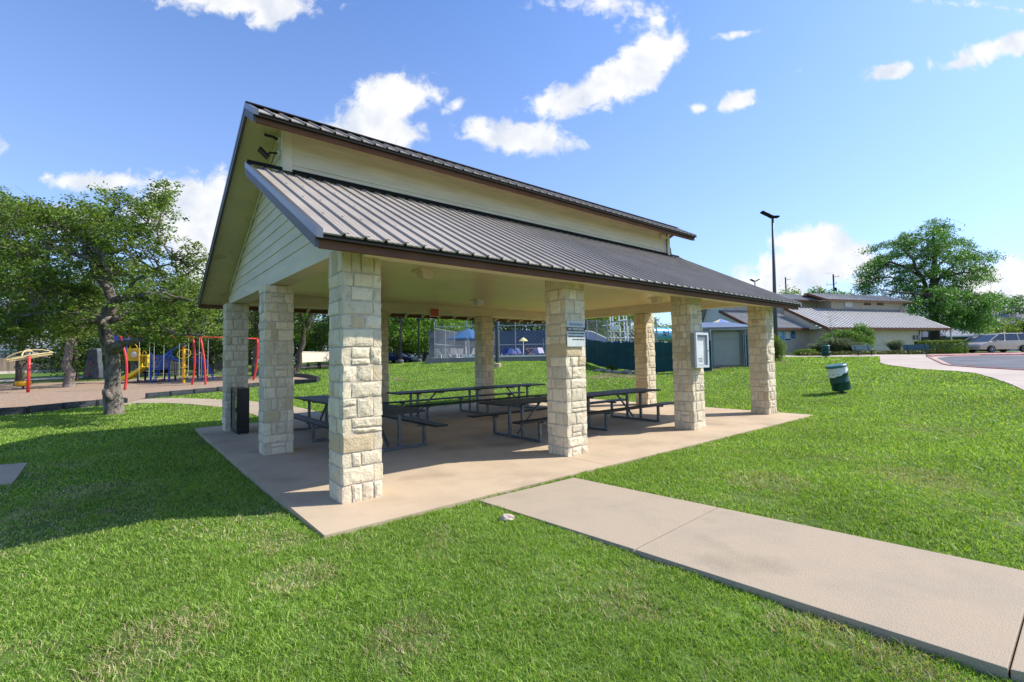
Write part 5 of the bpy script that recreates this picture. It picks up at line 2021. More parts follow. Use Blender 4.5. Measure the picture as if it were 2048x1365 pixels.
small_table(at(627, 55), .2, 'left dark picnic table in the distance before the white garden wall')
small_table(at(650, 55), .2, 'right dark picnic table in the distance before the white garden wall')

# ------------------------------------------------------------------ lamp posts and poles
def lamp_post(px, Y, lab, group):
    p = at(px, Y)
    t = thing('lamp_post', lab, 'lamp post', p, 0, group)
    MB().lathe([(.28, -.1), (.28, .3), (.2, .42)], 12).build('footing', mat('lamp_footing', (.10, .095, .09), rough=.8), t)
    MB().tube([(0, 0, .4), (0, 0, 4.0)], [.10, .07], 10).build('pole', M_black, t)
    MB().lathe([(.08, 4.0), (.18, 4.1), (.16, 4.5), (.2, 4.52), (.03, 4.72)], 10).build('lantern', M_black, t)


GL = 'black path lamp posts'
lamp_post(801, 42, 'thicker black path lamp post, left of the pair under the pavilion eave', GL)
lamp_post(838, 45, 'thinner black path lamp post, right of the pair under the pavilion eave', GL)

# tall floodlight mast behind the right corner pillar
Y = 38.0
p = at(1552, Y)
t = thing('floodlight_mast', 'tall dark steel floodlight mast behind the right pillar', 'floodlight mast', p)
top = on_y(1545, 434, Y).z - p.z
tx = (on_y(1545, 434, Y).x - p.x)
MB().tube([(0, 0, -.2), (tx * .5, 0, top * .5), (tx, 0, top)], [.17, .13, .085], 12).build('pole', mat('dark_pole', (.07, .085, .09), rough=.5), t, smooth=True)
mb = MB().tube([(tx - .6, 0, top + .28), (tx + .25, 0, top + .03)], .04, 6)
mb.build('cross_arm', M_roofdk, t)
for dx, dz, an in ((-.62, .28, 28), (-.2, .06, 30), (.25, -.02, 0)):
    MB().box(-.3, .22, -.2, .2, -.07, .07, Matrix.Translation((tx + dx, 0, top + dz)) @ Matrix.Rotation(R(an), 4, 'Y')).build('lamp_head', M_roofdk, t, bevel=.02)
# its smaller neighbour far behind
Y = 80.0
p = at(1515, Y)
t = thing('floodlight_mast', 'small distant twin headed floodlight mast above the end of the pavilion roof', 'floodlight mast', p)
top = on_y(1514, 563, Y).z - p.z
MB().tube([(0, 0, -.2), (0, 0, top)], [.16, .1], 8).build('pole', M_galv, t)
for s in (-1, 1):
    MB().box(-.35, .35, -.25, .25, -.07, .07, Matrix.Translation((s * .42, 0, top + .16)) @ Matrix.Rotation(R(-28 * s), 4, 'Y')).build('lamp_head', M_roofdk, t)
    MB().tube([(0, 0, top - .02), (s * .4, 0, top + .13)], .04, 5).build('arm', M_roofdk, t)
# pole at the pool corner
Y = 30.0
p = ground(995, 735)
t = thing('light_pole', 'dark round light pole on a concrete footing beside the back middle pillar', 'light pole', p)
MB().lathe([(.24, -.3), (.24, .22), (.2, .25)], 16).build('footing', M_conc, t)
MB().tube([(0, 0, .3), (0, 0, 3.2)], [.13, .12], 12).build('pole', mat('dark_pole', (.05, .06, .07), rough=.5), t)
MB().box(-.3, .3, -.15, .15, 3.2, 3.32).build('lamp_head', M_roofdk, t)

# wooden utility poles and wires behind the building
def utility_pole(px, Y, topy, lab, w=.15, second=True):
    p = at(px, Y)
    t = thing('utility_pole', lab, 'utility pole', p, 0, 'utility poles behind the community building')
    h_ = on_y(px, topy, Y).z - p.z
    MB().tube([(0, 0, -.3), (0, 0, h_)], [w * 1.25, w], 8).build('pole', M_barkdk, t)
    MB().bar((-1.5 if second else -.2, 0, h_ - 2.3), (.6, 0, h_ - 2.0), .09).build('cross_arm', M_barkdk, t)
    if second:
        MB().bar((-1.6, 0, h_ + .2), (.1, 0, h_ + .35), .03).build('guard_arm', M_steel, t)
        MB().lathe([(.22, 0), (.24, .1), (.24, .7), (.15, .8)], 10, c=(.35, 0, h_ - 3.6)).build('transformer', M_roofdk, t)
    for x, z in ((-1.4, -2.1), (.55, -1.85), (.5, -.6), (1.1, -.5)):
        MB().lathe([(.05, 0), (.09, .05), (.07, .2)], 6, c=(x, 0, h_ + z)).build('insulator', M_roofdk, t)
    MB().bar((0, 0, h_ - .65), (1.15, 0, h_ - .5), .05).build('bracket', M_roofdk, t)
    return p + Vector((0, 0, h_))


u1 = utility_pole(1577, 112, 555, 'thinner utility pole over the left roof ridge', second=False)
u2 = utility_pole(1673.5, 100, 549, 'taller utility pole with cross arm over the roof ridge, nearer the cypress')
for k, (py0, py1) in enumerate(((532, 536), (545, 550), (579, 582))):
    a, b = on_y(1700, py0 + 4, 104), on_y(2300, py1, 96)
    mb = MB()
    mb.tube([a.lerp(b, i / 16) - Vector((0, 0, .5 * math.sin(i / 16 * math.pi))) for i in range(17)], .012, 4)
    tag(mb.build('power_line', M_steel), ('topmost thin power line crossing the sky right of the cypress', 'middle thin power line crossing the sky right of the cypress', 'lowest thin power line just above the trees at the right edge')[k], 'power line', 'power lines at the right')
Y = 86
p = at(1982, Y)
t = thing('street_light', 'grey cobra head street light above the trees at the right', 'street light', p)
q = on_y(1996, 592, Y) - p
MB().tube([(0, 0, 0), (0, 0, q.z - 1.2), (.1, 0, q.z - .6), (q.x, 0, q.z)], .08, 7).build('pole', M_galv, t)
MB().box(-.1, .6, -.14, .14, -.07, .07, Matrix.Translation(q) @ Matrix.Rotation(R(-15), 4, 'Y')).build('lamp_head', M_roofdk, t, bevel=.02)

# ------------------------------------------------------------------ pool side
YP = 36.0
M_ret = mat('grey_retaining_concrete', (.22, .205, .195), rough=.9, scale=1, var=.15)
M_deck = mat('pool_deck_concrete', (.62, .58, .53), rough=.9, scale=1, var=.08)
zd = on_y(1000, 715.2, YP).z
x0, x1 = on_y(852, 715, YP).x, on_y(1165, 715, YP).x
MB().box(x0, x1, YP + .01, YP + 20, zd - 1.2, zd).build('pool_deck', M_deck)['kind'] = 'structure'
t = thing('retaining_wall', 'low grey concrete retaining wall under the pool fence', 'wall', (x0, YP, zd))
MB().box(0, x1 - x0, -.2, 0, -1.4, .02).build('wall_face', M_ret, t)
MB().box(on_y(925, 712, YP).x - x0, x1 - x0, -.24, .4, .021, .14).build('coping', M_white, t)


def lattice(mb, w, z0, z1, pitch=.30, r=.004):
    """chain-link: crossing diagonal wires"""
    hgt = z1 - z0
    k = -hgt
    while k < w:
        a = max(k, 0)
        b = min(k + hgt, w)
        if b > a:
            mb.bar((a, 0, z0 + a - k), (b, 0, z0 + b - k), r * 2, r * 2, up=(0, 1, 0))
            mb.bar((a, .01, z1 - (a - k)), (b, .01, z1 - (b - k)), r * 2, r * 2, up=(0, 1, 0))
        k += pitch


def fence_run(name, lab, a, b, ztop, posts, rails, zbot=0.0, mesh=True, m=None, extra=None):
    """a, b: ground points; posts: fractions along; heights above a"""
    a, b = Vector(a), Vector(b)
    d = b - a
    t = thing(name, lab, 'fence', a, math.atan2(d.y, d.x))
    w = d.xy.length
    sl = d.z / w
    for f in posts:
        MB().tube([(f * w, 0, f * d.z - .2), (f * w, 0, f * d.z + ztop)], .038, 8).lathe([(.045, 0), (.045, .03), (.01, .06)], 8, c=(f * w, 0, f * d.z + ztop)).build('post', m or M_galv, t)
    for z in rails:
        MB().tube([(0, 0, z), (w, 0, z + d.z)], .026, 6).build('rail', m or M_galv, t)
    if mesh:
        mb = MB()
        lattice(mb, w, zbot, ztop - .04)
        mb.v = [(x, y, z + sl * x) for x, y, z in mb.v]
        mb.build('chain_link_mesh', M_galv, t)
    return t, w, d.z


zt = on_y(869, 645, YP).z - zd
a = Vector((on_y(869, 712, YP).x, YP + .1, zd))
b = Vector((on_y(1165, 712, YP).x, YP + .1, zd))
w_ = b.x - a.x


def fr_(px):
    return (on_y(px, 690, YP).x - a.x) / w_


fence_run('chain_link_fence', 'tall grey chain link fence along the pool retaining wall', a, b, zt, [0, fr_(934), fr_(998), fr_(1031), fr_(1092), fr_(1135), .999], [on_y(1000, 690, YP).z - zd, on_y(900, 653.5, YP).z - zd])
# corner return of the fence running away from the camera
fence_run('chain_link_fence', 'chain link fence return running back from the left pool corner', a, a + Vector((1.2, 9, 0)), zt - .4, [.33, .66, .999], [1.1, zt - .45])
# windscreens
M_navy = mat('navy_windscreen', (.030, .055, .10), rough=.85, scale=1.2, var=.15)
M_grscr = mat('grey_windscreen', (.075, .09, .105), rough=.85, scale=1.2, var=.15)
M_gscr = mat('green_windscreen', (.006, .055, .055), rough=.8, scale=1.5, var=.25)


def screen(lab, a, b, z0, z1, m, seed=0, name='windscreen'):
    a, b = Vector(a), Vector(b)
    d = b - a
    t = thing(name, lab, 'windscreen', a, math.atan2(d.y, d.x))
    w = d.xy.length
    n, k = max(8, int(w / .35)), 5
    rq = random.Random(seed)
    vs, fs = [], []
    for i in range(n + 1):
        for j in range(k + 1):
            x = w * i / n
            u = j / k
            ed = .05 * abs(math.sin(x * 1.25)) * (1 if j in (0, k) else 0)
            vs.append((x, .05 * math.sin(x * 1.3 + seed) * math.sin(math.pi * u) + rq.uniform(-.012, .012), z0 + (z1 - z0) * u + d.z * i / n + (-ed if j == k else ed)))
    for i in range(n):
        for j in range(k):
            q = i * (k + 1) + j
            fs.append((q, q + k + 1, q + k + 2, q + 1))
    mb = MB()
    mb.add(vs, fs)
    mb.add([(x, y + .01, z) for x, y, z in vs], [f[::-1] for f in fs])
    mb.build('fabric', m, t, smooth=True)
    mb = MB()
    for i in range(0, n + 1, 7):
        mb.tube([(w * i / n, .06, z0 - .2 + d.z * i / n), (w * i / n, .06, z1 + .1 + d.z * i / n)], .03, 6)
    mb.build('post_row', M_galv, t)
    return t


Y2 = 52.0
screen('long dark blue windscreen behind the pool chairs', (on_y(996, 700, Y2).x, Y2, zd), (on_y(1165, 700, Y2).x, Y2, zd), .1, on_y(1040, 661, Y2).z - zd, M_navy, 1)
screen('grey windscreen behind the white loungers at the left end of the pool', (on_y(868, 700, Y2).x, Y2 - 3, zd), (on_y(996, 700, Y2).x, Y2, zd), .1, on_y(900, 664, Y2).z - zd, M_grscr, 2)


def umbrella(lab, px, apex, edge, half, Y, m, m2=None, n=8, base=None):
    p = Vector((on_y(px, 700, Y).x, Y, base if base is not None else zd))
    t = thing('pool_umbrella', lab, 'umbrella', p)
    za, ze = on_y(px, apex, Y).z - p.z, on_y(px, edge, Y).z - p.z
    r = half / F * Y
    MB().tube([(0, 0, 0), (0, 0, za)], .04, 6).build('pole', M_white, t)
    vs, fs = [(0, 0, za)], []
    for ring, (f, g) in enumerate(((.45, .40), (1.0, 1.0), (1.0, 1.10))):
        for k in range(n * 2):
            an = k / (n * 2) * 2 * math.pi + .2
            rr_ = r * f * (1 if k % 2 == 0 else .95)
            vs.append((rr_ * math.cos(an), rr_ * math.sin(an), za - (za - ze) * g))
    N_ = n * 2
    for k in range(N_):
        fs.append((0, 1 + k, 1 + (k + 1) % N_))
        for ring in range(2):
            o = 1 + ring * N_
            fs.append((o + k, o + N_ + k, o + N_ + (k + 1) % N_, o + (k + 1) % N_))
    mb = MB().add(vs, fs)
    mb.build('canopy', m, t)
    MB().lathe([(.3, 0), (.3, .08), (.08, .12)], 10).build('base', M_steel, t)
    return t


M_ublue = mat('umbrella_blue', (.03, .11, .25), rough=.8, var=.1)
umbrella('wide light blue pool umbrella behind the fence left of the back middle pillar', 938, 657, 678, 46, 44, M_ublue)
umbrella('small orange umbrella below the wide blue one', 932, 675, 680, 14, 48, mat('umbrella_orange', (.62, .27, .12), rough=.8))
umbrella('small pale yellow umbrella in front of the dark blue windscreen', 1047, 675, 682, 9, 46, mat('umbrella_yellow', (.72, .66, .25), rough=.8))


# white loungers and blue deck chairs on the pool deck
def lounger(p, rz, lab, m, frame, group):
    t = thing('pool_lounger', lab, 'lounger', p, rz, group)
    MB().box(-.27, .27, -.75, .30, .28, .31).build('seat', m, t)
    MB().box(-.27, .27, 0, .6, -.02, .01, Matrix.Translation((0, .302, .30)) @ Matrix.Rotation(R(58), 4, 'X')).build('backrest', m, t)
    for sx in (-.28, .28):
        for sy in (-.8, .3):
            MB().bar((sx, sy, 0), (sx, sy, .30), .045).build('leg', frame, t)


M_sling = paint('grey_sling', (.34, .36, .37))
GW = 'white loungers on the pool deck'
for i, (px, Y) in enumerate(((884, 40), (897, 41), (909, 40.5), (918, 42), (944, 40))):
    lounger((on_y(px, 700, Y).x, Y, zd), 2.4 + .35 * i, 'white pool lounger behind the left part of the pool fence', M_sling, M_white, GW)
GC = 'blue deck chairs before the dark blue windscreen'
M_sblue = paint('blue_sling', (.035, .07, .22), rough=.7)
M_teak = paint('teak_frame', (.36, .20, .09), var=.2)
for i in range(7):
    px, Y = 1006 + i * 13.5, 42 + (i % 3) * 1.5
    lounger((on_y(px, 700, Y).x, Y, zd), -.5 + .5 * (i % 4), 'blue slung deck chair with wooden frame behind the pool fence', M_sblue if i % 3 else M_bluedk, M_teak, GC)
# folded wooden table frame among the chairs
t = thing('pool_table', 'small wooden side table with crossed legs behind the pool fence', 'table', (on_y(1062, 700, 41).x, 41, zd))
MB().box(-.45, .45, -.3, .3, .7, .75).build('tabletop', M_teak, t)
MB().bar((-.4, 0, 0), (.4, 0, .7), .06).build('leg', M_teak, t)
MB().bar((.4, .06, 0), (-.4, .06, .7), .06).build('leg', M_teak, t)

# green screened fence round the pool plant, right of the signed pillar
A0, A1, A2 = ground(1213, 740), ground(1312, 748), ground(1424, 745)
B0 = ground(1172, 727)
GSF = [('green windscreen on the fence run leading away behind the signed pillar', B0, A0, 1.62), ('green windscreen on the fence left of the right rear pillar', A0, A1, 1.62), ('green windscreen on the fence between the right rear pillar and the shed', A1, A2, 1.62)]
for i, (lab, a, b, hh) in enumerate(GSF):
    hh = on_y(1215, 684, A0.y).z - A0.z
    screen(lab, a, b, .06, hh, M_gscr, 4 + i)
    pn = Vector((-(b - a).y, (b - a).x, 0)).normalized() * .14
    ft = on_y(1215, 643, A0.y).z - A0.z if i < 2 else hh + .5
    fence_run('chain_link_fence', ('chain link fence above the green windscreen behind the signed pillar', 'chain link fence above the green windscreen left of the right rear pillar', 'chain link fence above the green windscreen beside the shed')[i],
              a + pn, b + pn, ft, [0, .5, .999], [ft - .03], zbot=hh)
# mesh debris: rocks along the foot of that fence
M_rk = mat('bed_rock', (.36, .30, .24), rough=.95, scale=4, var=.35, bump=.7, bscale=20)
rq = random.Random(12)
for i in range(11):
    p = ground(1196 + i * 11 + rq.uniform(-3, 3), 742 + i * 1.0 + rq.uniform(-1.5, 2.5))
    rock('rock', 'rough stone lying in the soil at the foot of the green screened fence', p + Vector((0, 0, .04)), rq.uniform(.10, .26), 20 + i, M_rk, group='rocks by the green fence', sq=(1.2, .8, .55))
shrub('low_shrub', 'small green shrub at the foot of the green screened fence', ground(1228, 741), (.5, .35, .2), LEAF['hedge'], 1200, .07, 81)

# water slide: light blue tube and white tower
YT = 42.0
p = at(1325, YT)
t = thing('slide_tube', 'light blue water slide tube with a dark emblem behind the green fence', 'water slide', p)
q0, q1 = on_y(1300, 667.5, YT) - p, on_y(1352, 669, YT + 1.5) - p
rt = 12.5 / F * YT
M_aqua = paint('aqua_fibreglass', (.13, .42, .62), rough=.25)
MB().tube([q0, q0.lerp(q1, .5), q1], rt, 20).build('tube', M_aqua, t, smooth=R(40))
for f in (.12, .55, .95):
    c = q0.lerp(q1, f)
    MB().lathe([(rt + .05, -.05), (rt + .05, .05)], 20, M=Matrix.Translation(c) @ (q1 - q0).to_track_quat('Z', 'Y').to_matrix().to_4x4()).build('flange', M_aqua, t)
    MB().tube([Vector((c.x, c.y, -.2)), Vector((c.x, c.y, c.z - rt))], .07, 6).build('support', M_white, t)
c = q0.lerp(q1, .42) + Vector((.1, -rt - .01, 0))
mb = MB()
for k in range(5):
    an = R(90 + k * 72)
    mb.tube([c + Vector((.06 * math.cos(an), 0, .06 * math.sin(an))), c + Vector((.32 * math.cos(an), .05, .27 * math.sin(an)))], [.09, .05], 6)
mb.build('emblem', M_bluedk, t)
YT = 46.0
p = at(1236, YT)
t = thing('slide_tower', 'white pipe play tower with a tipping bucket behind the green fence', 'water play tower', p)


def W_(px, py, dy=0):
    return on_y(px, py, YT + dy) - p


for (px, top, dy) in ((1219, 628, 0), (1224, 630, 2), (1237, 626, 0), (1252, 632, 1), (1246, 628, 2)):
    q = W_(px, top, dy)
    MB().tube([Vector((q.x + .25, q.y, -.2)), q], .07, 7).build('post', M_white, t)
mb = MB()
mb.tube([W_(1205, 652), W_(1214, 651), W_(1226, 648), W_(1240, 642), W_(1253, 640)], .06, 6)
mb.tube([W_(1217, 664, .5), W_(1253, 664, .5)], .04, 6)
mb.tube([W_(1215, 676, .5), W_(1268, 676, .5)], .05, 6)
mb.build('spray_pipe', M_white, t)
a_, b_ = W_(1221, 652), W_(1238, 661)
MB().box(a_.x, b_.x, -.5, .5, b_.z, a_.z).build('bucket', paint('bucket_white', (.62, .66, .60)), t, bevel=.04)
a_, b_ = W_(1212, 662), W_(1270, 682)
mb = MB()
for k in range(12):
    x = a_.x + (b_.x - a_.x) * k / 11
    mb.bar((x, 0, b_.z), (x, 0, a_.z), .028)
mb.build('balustrade', M_galv, t)
MB().box(a_.x, b_.x, .4, 3, b_.z - .2, b_.z).build('platform', M_bluedk, t)
YB = 39.0
p = at(1190, YB)
t = thing('slide_chute', 'lavender blue water slide chute dropping behind the fence by the signed pillar', 'water slide', p)
mb = MB()
pts = [on_y(1166, 663, YB) - p, on_y(1184, 665, YB) - p, on_y(1200, 672, YB) - p, on_y(1216, 680, YB) - p]
for i in range(3):
    a_, b_ = pts[i], pts[i + 1]
    mb.add([(a_.x, 0, a_.z), (b_.x, 0, b_.z), (b_.x, 0, b_.z - .95), (a_.x, 0, a_.z - .95), (a_.x, 1, a_.z), (b_.x, 1, b_.z), (b_.x, 1, b_.z - .95), (a_.x, 1, a_.z - .95)],
           [(0, 3, 2, 1), (4, 5, 6, 7), (0, 1, 5, 4), (3, 7, 6, 2), (0, 4, 7, 3), (1, 2, 6, 5)])
mb.build('trough', paint('lavender_plastic', (.22, .25, .42)), t)
MB().tube([q + Vector((0, -.03, .04)) for q in pts], .05, 6).build('rim', M_white, t)
MB().box(-.9, -.78, .4, .52, -.3, 1.4).build('support', M_white, t)

# blue and yellow shade canopy
umbrella('domed shade canopy of blue and yellow panels behind the shed roof', 1443, 638, 656, 38, 42, mat('canopy_blue', (.16, .22, .46), rough=.8), base=at(1443, 42).z)
cu = [o for o in COL.objects if o.name.startswith('pool_umbrella')][-1]
cu.name = 'shade_canopy'
cu['category'] = 'canopy'
for ch in cu.children:
    if ch.name.startswith('canopy'):
        ch.data.materials.append(mat('canopy_yellow', (.72, .60, .36), rough=.8))
        for i, f in enumerate(ch.data.polygons):
            f.material_index = 1 if ((i // 3) // 2) % 3 == 1 else 0

# small grey shed
Ysd = 29.0
p = ground(1450, 735)
Ysd = p.y
t = thing('shed', 'small grey green shed with a dark metal roof between the right pillars', 'shed', p, 0)


def X_(px):
    return on_y(px, 690, Ysd).x - p.x


def Z_(py, px=1450):
    return on_y(px, py, Ysd).z - p.z


M_shed = mat('grey_green_siding', (.27, .28, .25), rough=.7, scale=1, var=.08)
MB().box(X_(1411), X_(1508), .06, 3.0, -.6, Z_(660)).build('wall', M_shed, t)
d_ = MB().box(X_(1427), X_(1479), -.0, .058, Z_(731), Z_(665)).build('door', mat('shed_door_paint', (.34, .34, .29), rough=.6, var=.05), t, bevel=.006)
MB().box(X_(1427), X_(1479), -.012, -.001, Z_(679.5), Z_(678.3)).build('panel_rail', M_shed, d_)
M_strim = paint('shed_trim', (.20, .21, .21))
for px0, px1 in ((1423, 1426.8), (1479.2, 1483)):
    MB().box(X_(px0), X_(px1), -.03, .058, Z_(731), Z_(662)).build('door_jamb', M_strim, t)
mb = MB()
za, zb_ = Z_(659.5), Z_(654)
mb.add([(X_(1400), -.5, za), (X_(1512), -.5, za), (X_(1512), 3.4, za + .55), (X_(1400), 3.4, za + .55), (X_(1400), -.5, za + .12), (X_(1512), -.5, za + .12), (X_(1512), 3.4, za + .67), (X_(1400), 3.4, za + .67)],
       [(3, 2, 1, 0), (4, 5, 6, 7), (0, 1, 5, 4), (1, 2, 6, 5), (2, 3, 7, 6), (3, 0, 4, 7)])
mb.build('roof', M_rake, t)
for px in (1486, 1491):
    MB().tube([(X_(px), -.3, -.3), (X_(px), -.3, Z_(662))], .035, 8).build('pipe', M_galv, t)
p2_ = on_y(1494, 700, Ysd - .6)
screen('narrow green windscreen right of the shed beside the right corner pillar', (p2_.x, Ysd - .3, p.z), (p2_.x + .9, Ysd - .3, p.z + .05), -.05, Z_(672), M_gscr, 9)

# ------------------------------------------------------------------ community building
BYAW = R(18.7)
BP = Vector((on_y(1843, 700, 53.9).x, 53.9, 0))
BU, BVv = Vector((math.cos(BYAW), math.sin(BYAW), 0)), Vector((-math.sin(BYAW), math.cos(BYAW), 0))
BP.z = 1.35


def bpt(px, py, v):
    """(u, z) where the ray meets the vertical plane v metres behind the right block's front wall"""
    d = Vector(ray(px, py))
    o = Vector((0, 0, H))
    tt = (v - (o - BP).dot(BVv)) / d.dot(BVv)
    q = o + d * tt - BP
    return q.dot(BU), q.z


M_stucco = mat('tan_stucco', (.66, .54, .41), rough=.95, scale=2.5, var=.06, bump=.3, bscale=40)
M_bside = mat('tan_siding', (.54, .46, .36), rough=.8, scale=1.5, var=.05)
M_broof = mat('grey_metal_roof', (.37, .36, .345), rough=.6, scale=1.5, var=.08, spec=.3)
bt = thing('community_building', 'long tan community building with two stepped grey metal roofs', 'building', BP, BYAW)
# right block: front wall v=0; left block: front wall v=2.2
u_r = 0.0
uL, zE = bpt(1655, 656, -.8)
_, zEr = bpt(1903, 656, -.8)
zE = (zE + zEr) / 2
uCl0, zCw0 = bpt(1663, 620, 4.2)
uCl1, zCw1 = bpt(1808, 620, 4.2)
zCw = (zCw0 + zCw1) / 2
_, zU0 = bpt(1700, 600, 3.3)
_, zRid = bpt(1740, 590.5, 5.2)
uEr = bpt(1903, 656, -.8)[0]
uUr, _ = bpt(1826, 600, 3.3)
uUl, _ = bpt(1653, 600, 3.3)
uVl, _ = bpt(1655, 655, 0)
DEP = 11.0


def b_ribs(name, quad, m, n):
    """ribbed roof plane from four corners (eave left, eave right, top right, top left) in (u, v, z)"""
    q = [Vector(x) for x in quad]
    nrm = (q[1] - q[0]).cross(q[3] - q[0]).normalized()
    if nrm.z < 0:
        nrm = -nrm
    mb = MB()
    th = nrm * .06
    vs = [x for x in q] + [x - th for x in q]
    mb.add(vs, [(0, 1, 2, 3), (7, 6, 5, 4), (0, 4, 5, 1), (1, 5, 6, 2), (2, 6, 7, 3), (3, 7, 4, 0)])
    for i in range(1, n):
        f = i / n
        a_, b_ = q[0].lerp(q[1], f), q[3].lerp(q[2], f)
        mb.bar(a_ + nrm * .03, b_ + nrm * .03, .05, .06, up=nrm)
    return mb.build(name, m, bt)


def strip(name, a_, b_, h_, m, th=.06):
    return MB().bar(Vector(a_) - Vector((0, 0, h_ / 2)), Vector(b_) - Vector((0, 0, h_ / 2)), th, h_).build(name, m, bt)


# walls
MB().box(uVl, u_r, 0, DEP, -.9, zE + .05).build('wall', M_stucco, bt)
MB().box(bpt(1514, 656, 1.3)[0], uVl - .01, 2.2, DEP, -.9, zE - .02).build('wall', M_stucco, bt)
# lower roofs
zT = zCw + .02
b_ribs('lower_roof', [(uL, -.8, zE), (uEr - .02, -.8, zE), (uCl1, 4.2, zT), (uL, 4.2, zT)], M_broof, 34)
b_ribs('hip_roof', [(uEr, -.8, zE - .01), (uEr, DEP + .8, zE - .01), (uCl1, DEP - 4.2, zT - .01), (uCl1, 4.2, zT - .01)], M_broof, 26)
uL2 = bpt(1508, 656, 1.3)[0]
zE2 = bpt(1560, 656.5, 1.3)[1]
vB = 10.0
for _k in range(60):                # depth of the block: its back eave corner shows in column 1452
    q_ = BP + BU * uL2 + BVv * vB
    vB += .25 if 1024 + F * q_.x / q_.y > 1458 else 0
DEP2 = vB
zT2 = bpt(1590, 624, 6.0)[1]
b_ribs('lower_roof', [(uL2, 1.3, zE2), (uL + .6, 1.3, zE2), (uL + .6, 6.0, zT2), (uL2, 6.0, zT2)], M_broof, 34)
strip('fascia', (uL, -.83, zE + .02), (uEr, -.83, zE + .02), .24, M_brown)
strip('fascia', (uL2, 1.27, zE2 + .02), (uL + .6, 1.27, zE2 + .02), .24, M_brown)
strip('fascia', (uEr + .03, -.8, zE + .01), (uEr + .03, DEP + .8, zE + .01), .22, M_brown)
strip('rake_board', (uL - .03, -.85, zE + .03), (uL - .03, 4.2, zT + .06), .30, M_brown)
strip('rake_board', (uL2 - .03, 1.2, zE2 + .03), (uL2 - .03, 6.0, zT2 + .06), .30, M_brown)
MB().box(uL + .1, uEr - .1, -.75, -.01, zE - .20, zE - .15).build('soffit', M_bside, bt)
MB().box(uL2 + .1, uL - .1, 1.35, 2.19, zE2 - .20, zE2 - .15).build('soffit', M_bside, bt)
MB().box(u_r + .01, uEr - .1, 0, DEP, zE - .20, zE - .15).build('soffit', M_bside, bt)
# clerestories
MB().box(uCl0, uCl1, 4.21, DEP - 4, zT - .6, zU0 + .05).build('clerestory_wall', M_bside, bt)
MB().box(uL2 + .6, uCl0 - .01, 6.02, DEP, zT2 - .6, zU0 + .15).build('clerestory_wall', M_bside, bt)
b_ribs('upper_roof', [(uUl, 3.3, zU0), (uUr, 3.3, zU0), (uUr - .9, 5.6, zRid), (uUl, 5.6, zRid)], M_broof, 26)
b_ribs('upper_roof_back', [(uUr, DEP - 3, zU0), (uUl, DEP - 3, zU0), (uUl, 5.601, zRid), (uUr - .9, 5.601, zRid)], M_broof, 26)
zU2 = bpt(1590, 599.5, 5.0)[1]
zR2 = bpt(1590, 590, 7.4)[1]
b_ribs('upper_roof', [(uL2 - .2, 5.0, zU2), (uUl + 1.2, 5.0, zU2), (uUl + 1.2, 7.4, zR2), (uL2 - .2, 7.4, zR2)], M_broof, 30)
strip('fascia', (uUl, 3.27, zU0 + .02), (uUr, 3.27, zU0 + .02), .18, M_brown)
strip('fascia', (uL2 - .2, 4.97, zU2 + .02), (uUl - .02, 4.97, zU2 + .02), .18, M_brown)
strip('rake_board', (uUl - .03, 3.2, zU0 + .02), (uUl - .03, 5.6, zRid + .05), .22, M_brown)
strip('rake_board', (uUl - .03, 5.6, zRid + .05), (uUl - .03, 7.9, zU0 + .02), .22, M_brown)
MB().box(uUl + .05, uUr - .1, 3.35, 4.2, zU0 - .1, zU0 - .06).build('soffit', M_bside, bt)
# white gable end of the left block, seen between the right pillars
mb = MB()
gA, gB = bpt(1452, 654, 2.2), bpt(1499, 612, 2.2)
# gable end of the left block faces its own left side: a stepped profile across v
prof = [(2.2, -.9), (2.2, zE2), (6.0, zT2 - .05), (6.0, zU2 + .15), (7.4, zR2 - .12), (DEP2 - .5, zE2), (DEP2 - .5, -.9)]
b_ribs('back_roof', [(uUl + 1.2, DEP2, zE2 + .05), (uL2 - .2, DEP2, zE2 + .05), (uL2 - .2, 7.401, zR2), (uUl + 1.2, 7.401, zR2)], M_broof, 20)
strip('rake_board', (uL2 - .22, DEP2, zE2 + .08), (uL2 - .22, 7.4, zR2 + .05), .3, M_brown)
strip('rake_board', (uL2 - .22, 4.95, zU2 + .03), (uL2 - .22, 7.4, zR2 + .05), .22, M_brown)
vs = [(uL2 + .35, v, z) for v, z in prof] + [(uL2 + .55, v, z) for v, z in prof]
n_ = len(prof)
mb.add(vs, [tuple(range(n_ - 1, -1, -1)), tuple(range(n_, 2 * n_))] + [(i, (i + 1) % n_, n_ + (i + 1) % n_, n_ + i) for i in range(n_)])
mb.build('gable_wall', mat('white_siding', (.62, .62, .58), rough=.7, var=.04), bt)
vs = [(uL + .02, v, z) for v, z in ((-.0, zE - .1), (4.2, zT - .1), (4.2, zE - .1))] + [(uL + .12, v, z) for v, z in ((-.0, zE - .1), (4.2, zT - .1), (4.2, zE - .1))]
MB().add(vs, [(0, 1, 2), (5, 4, 3), (0, 3, 4, 1), (1, 4, 5, 2), (2, 5, 3, 0)]).build('gable_wall', M_bside, bt)
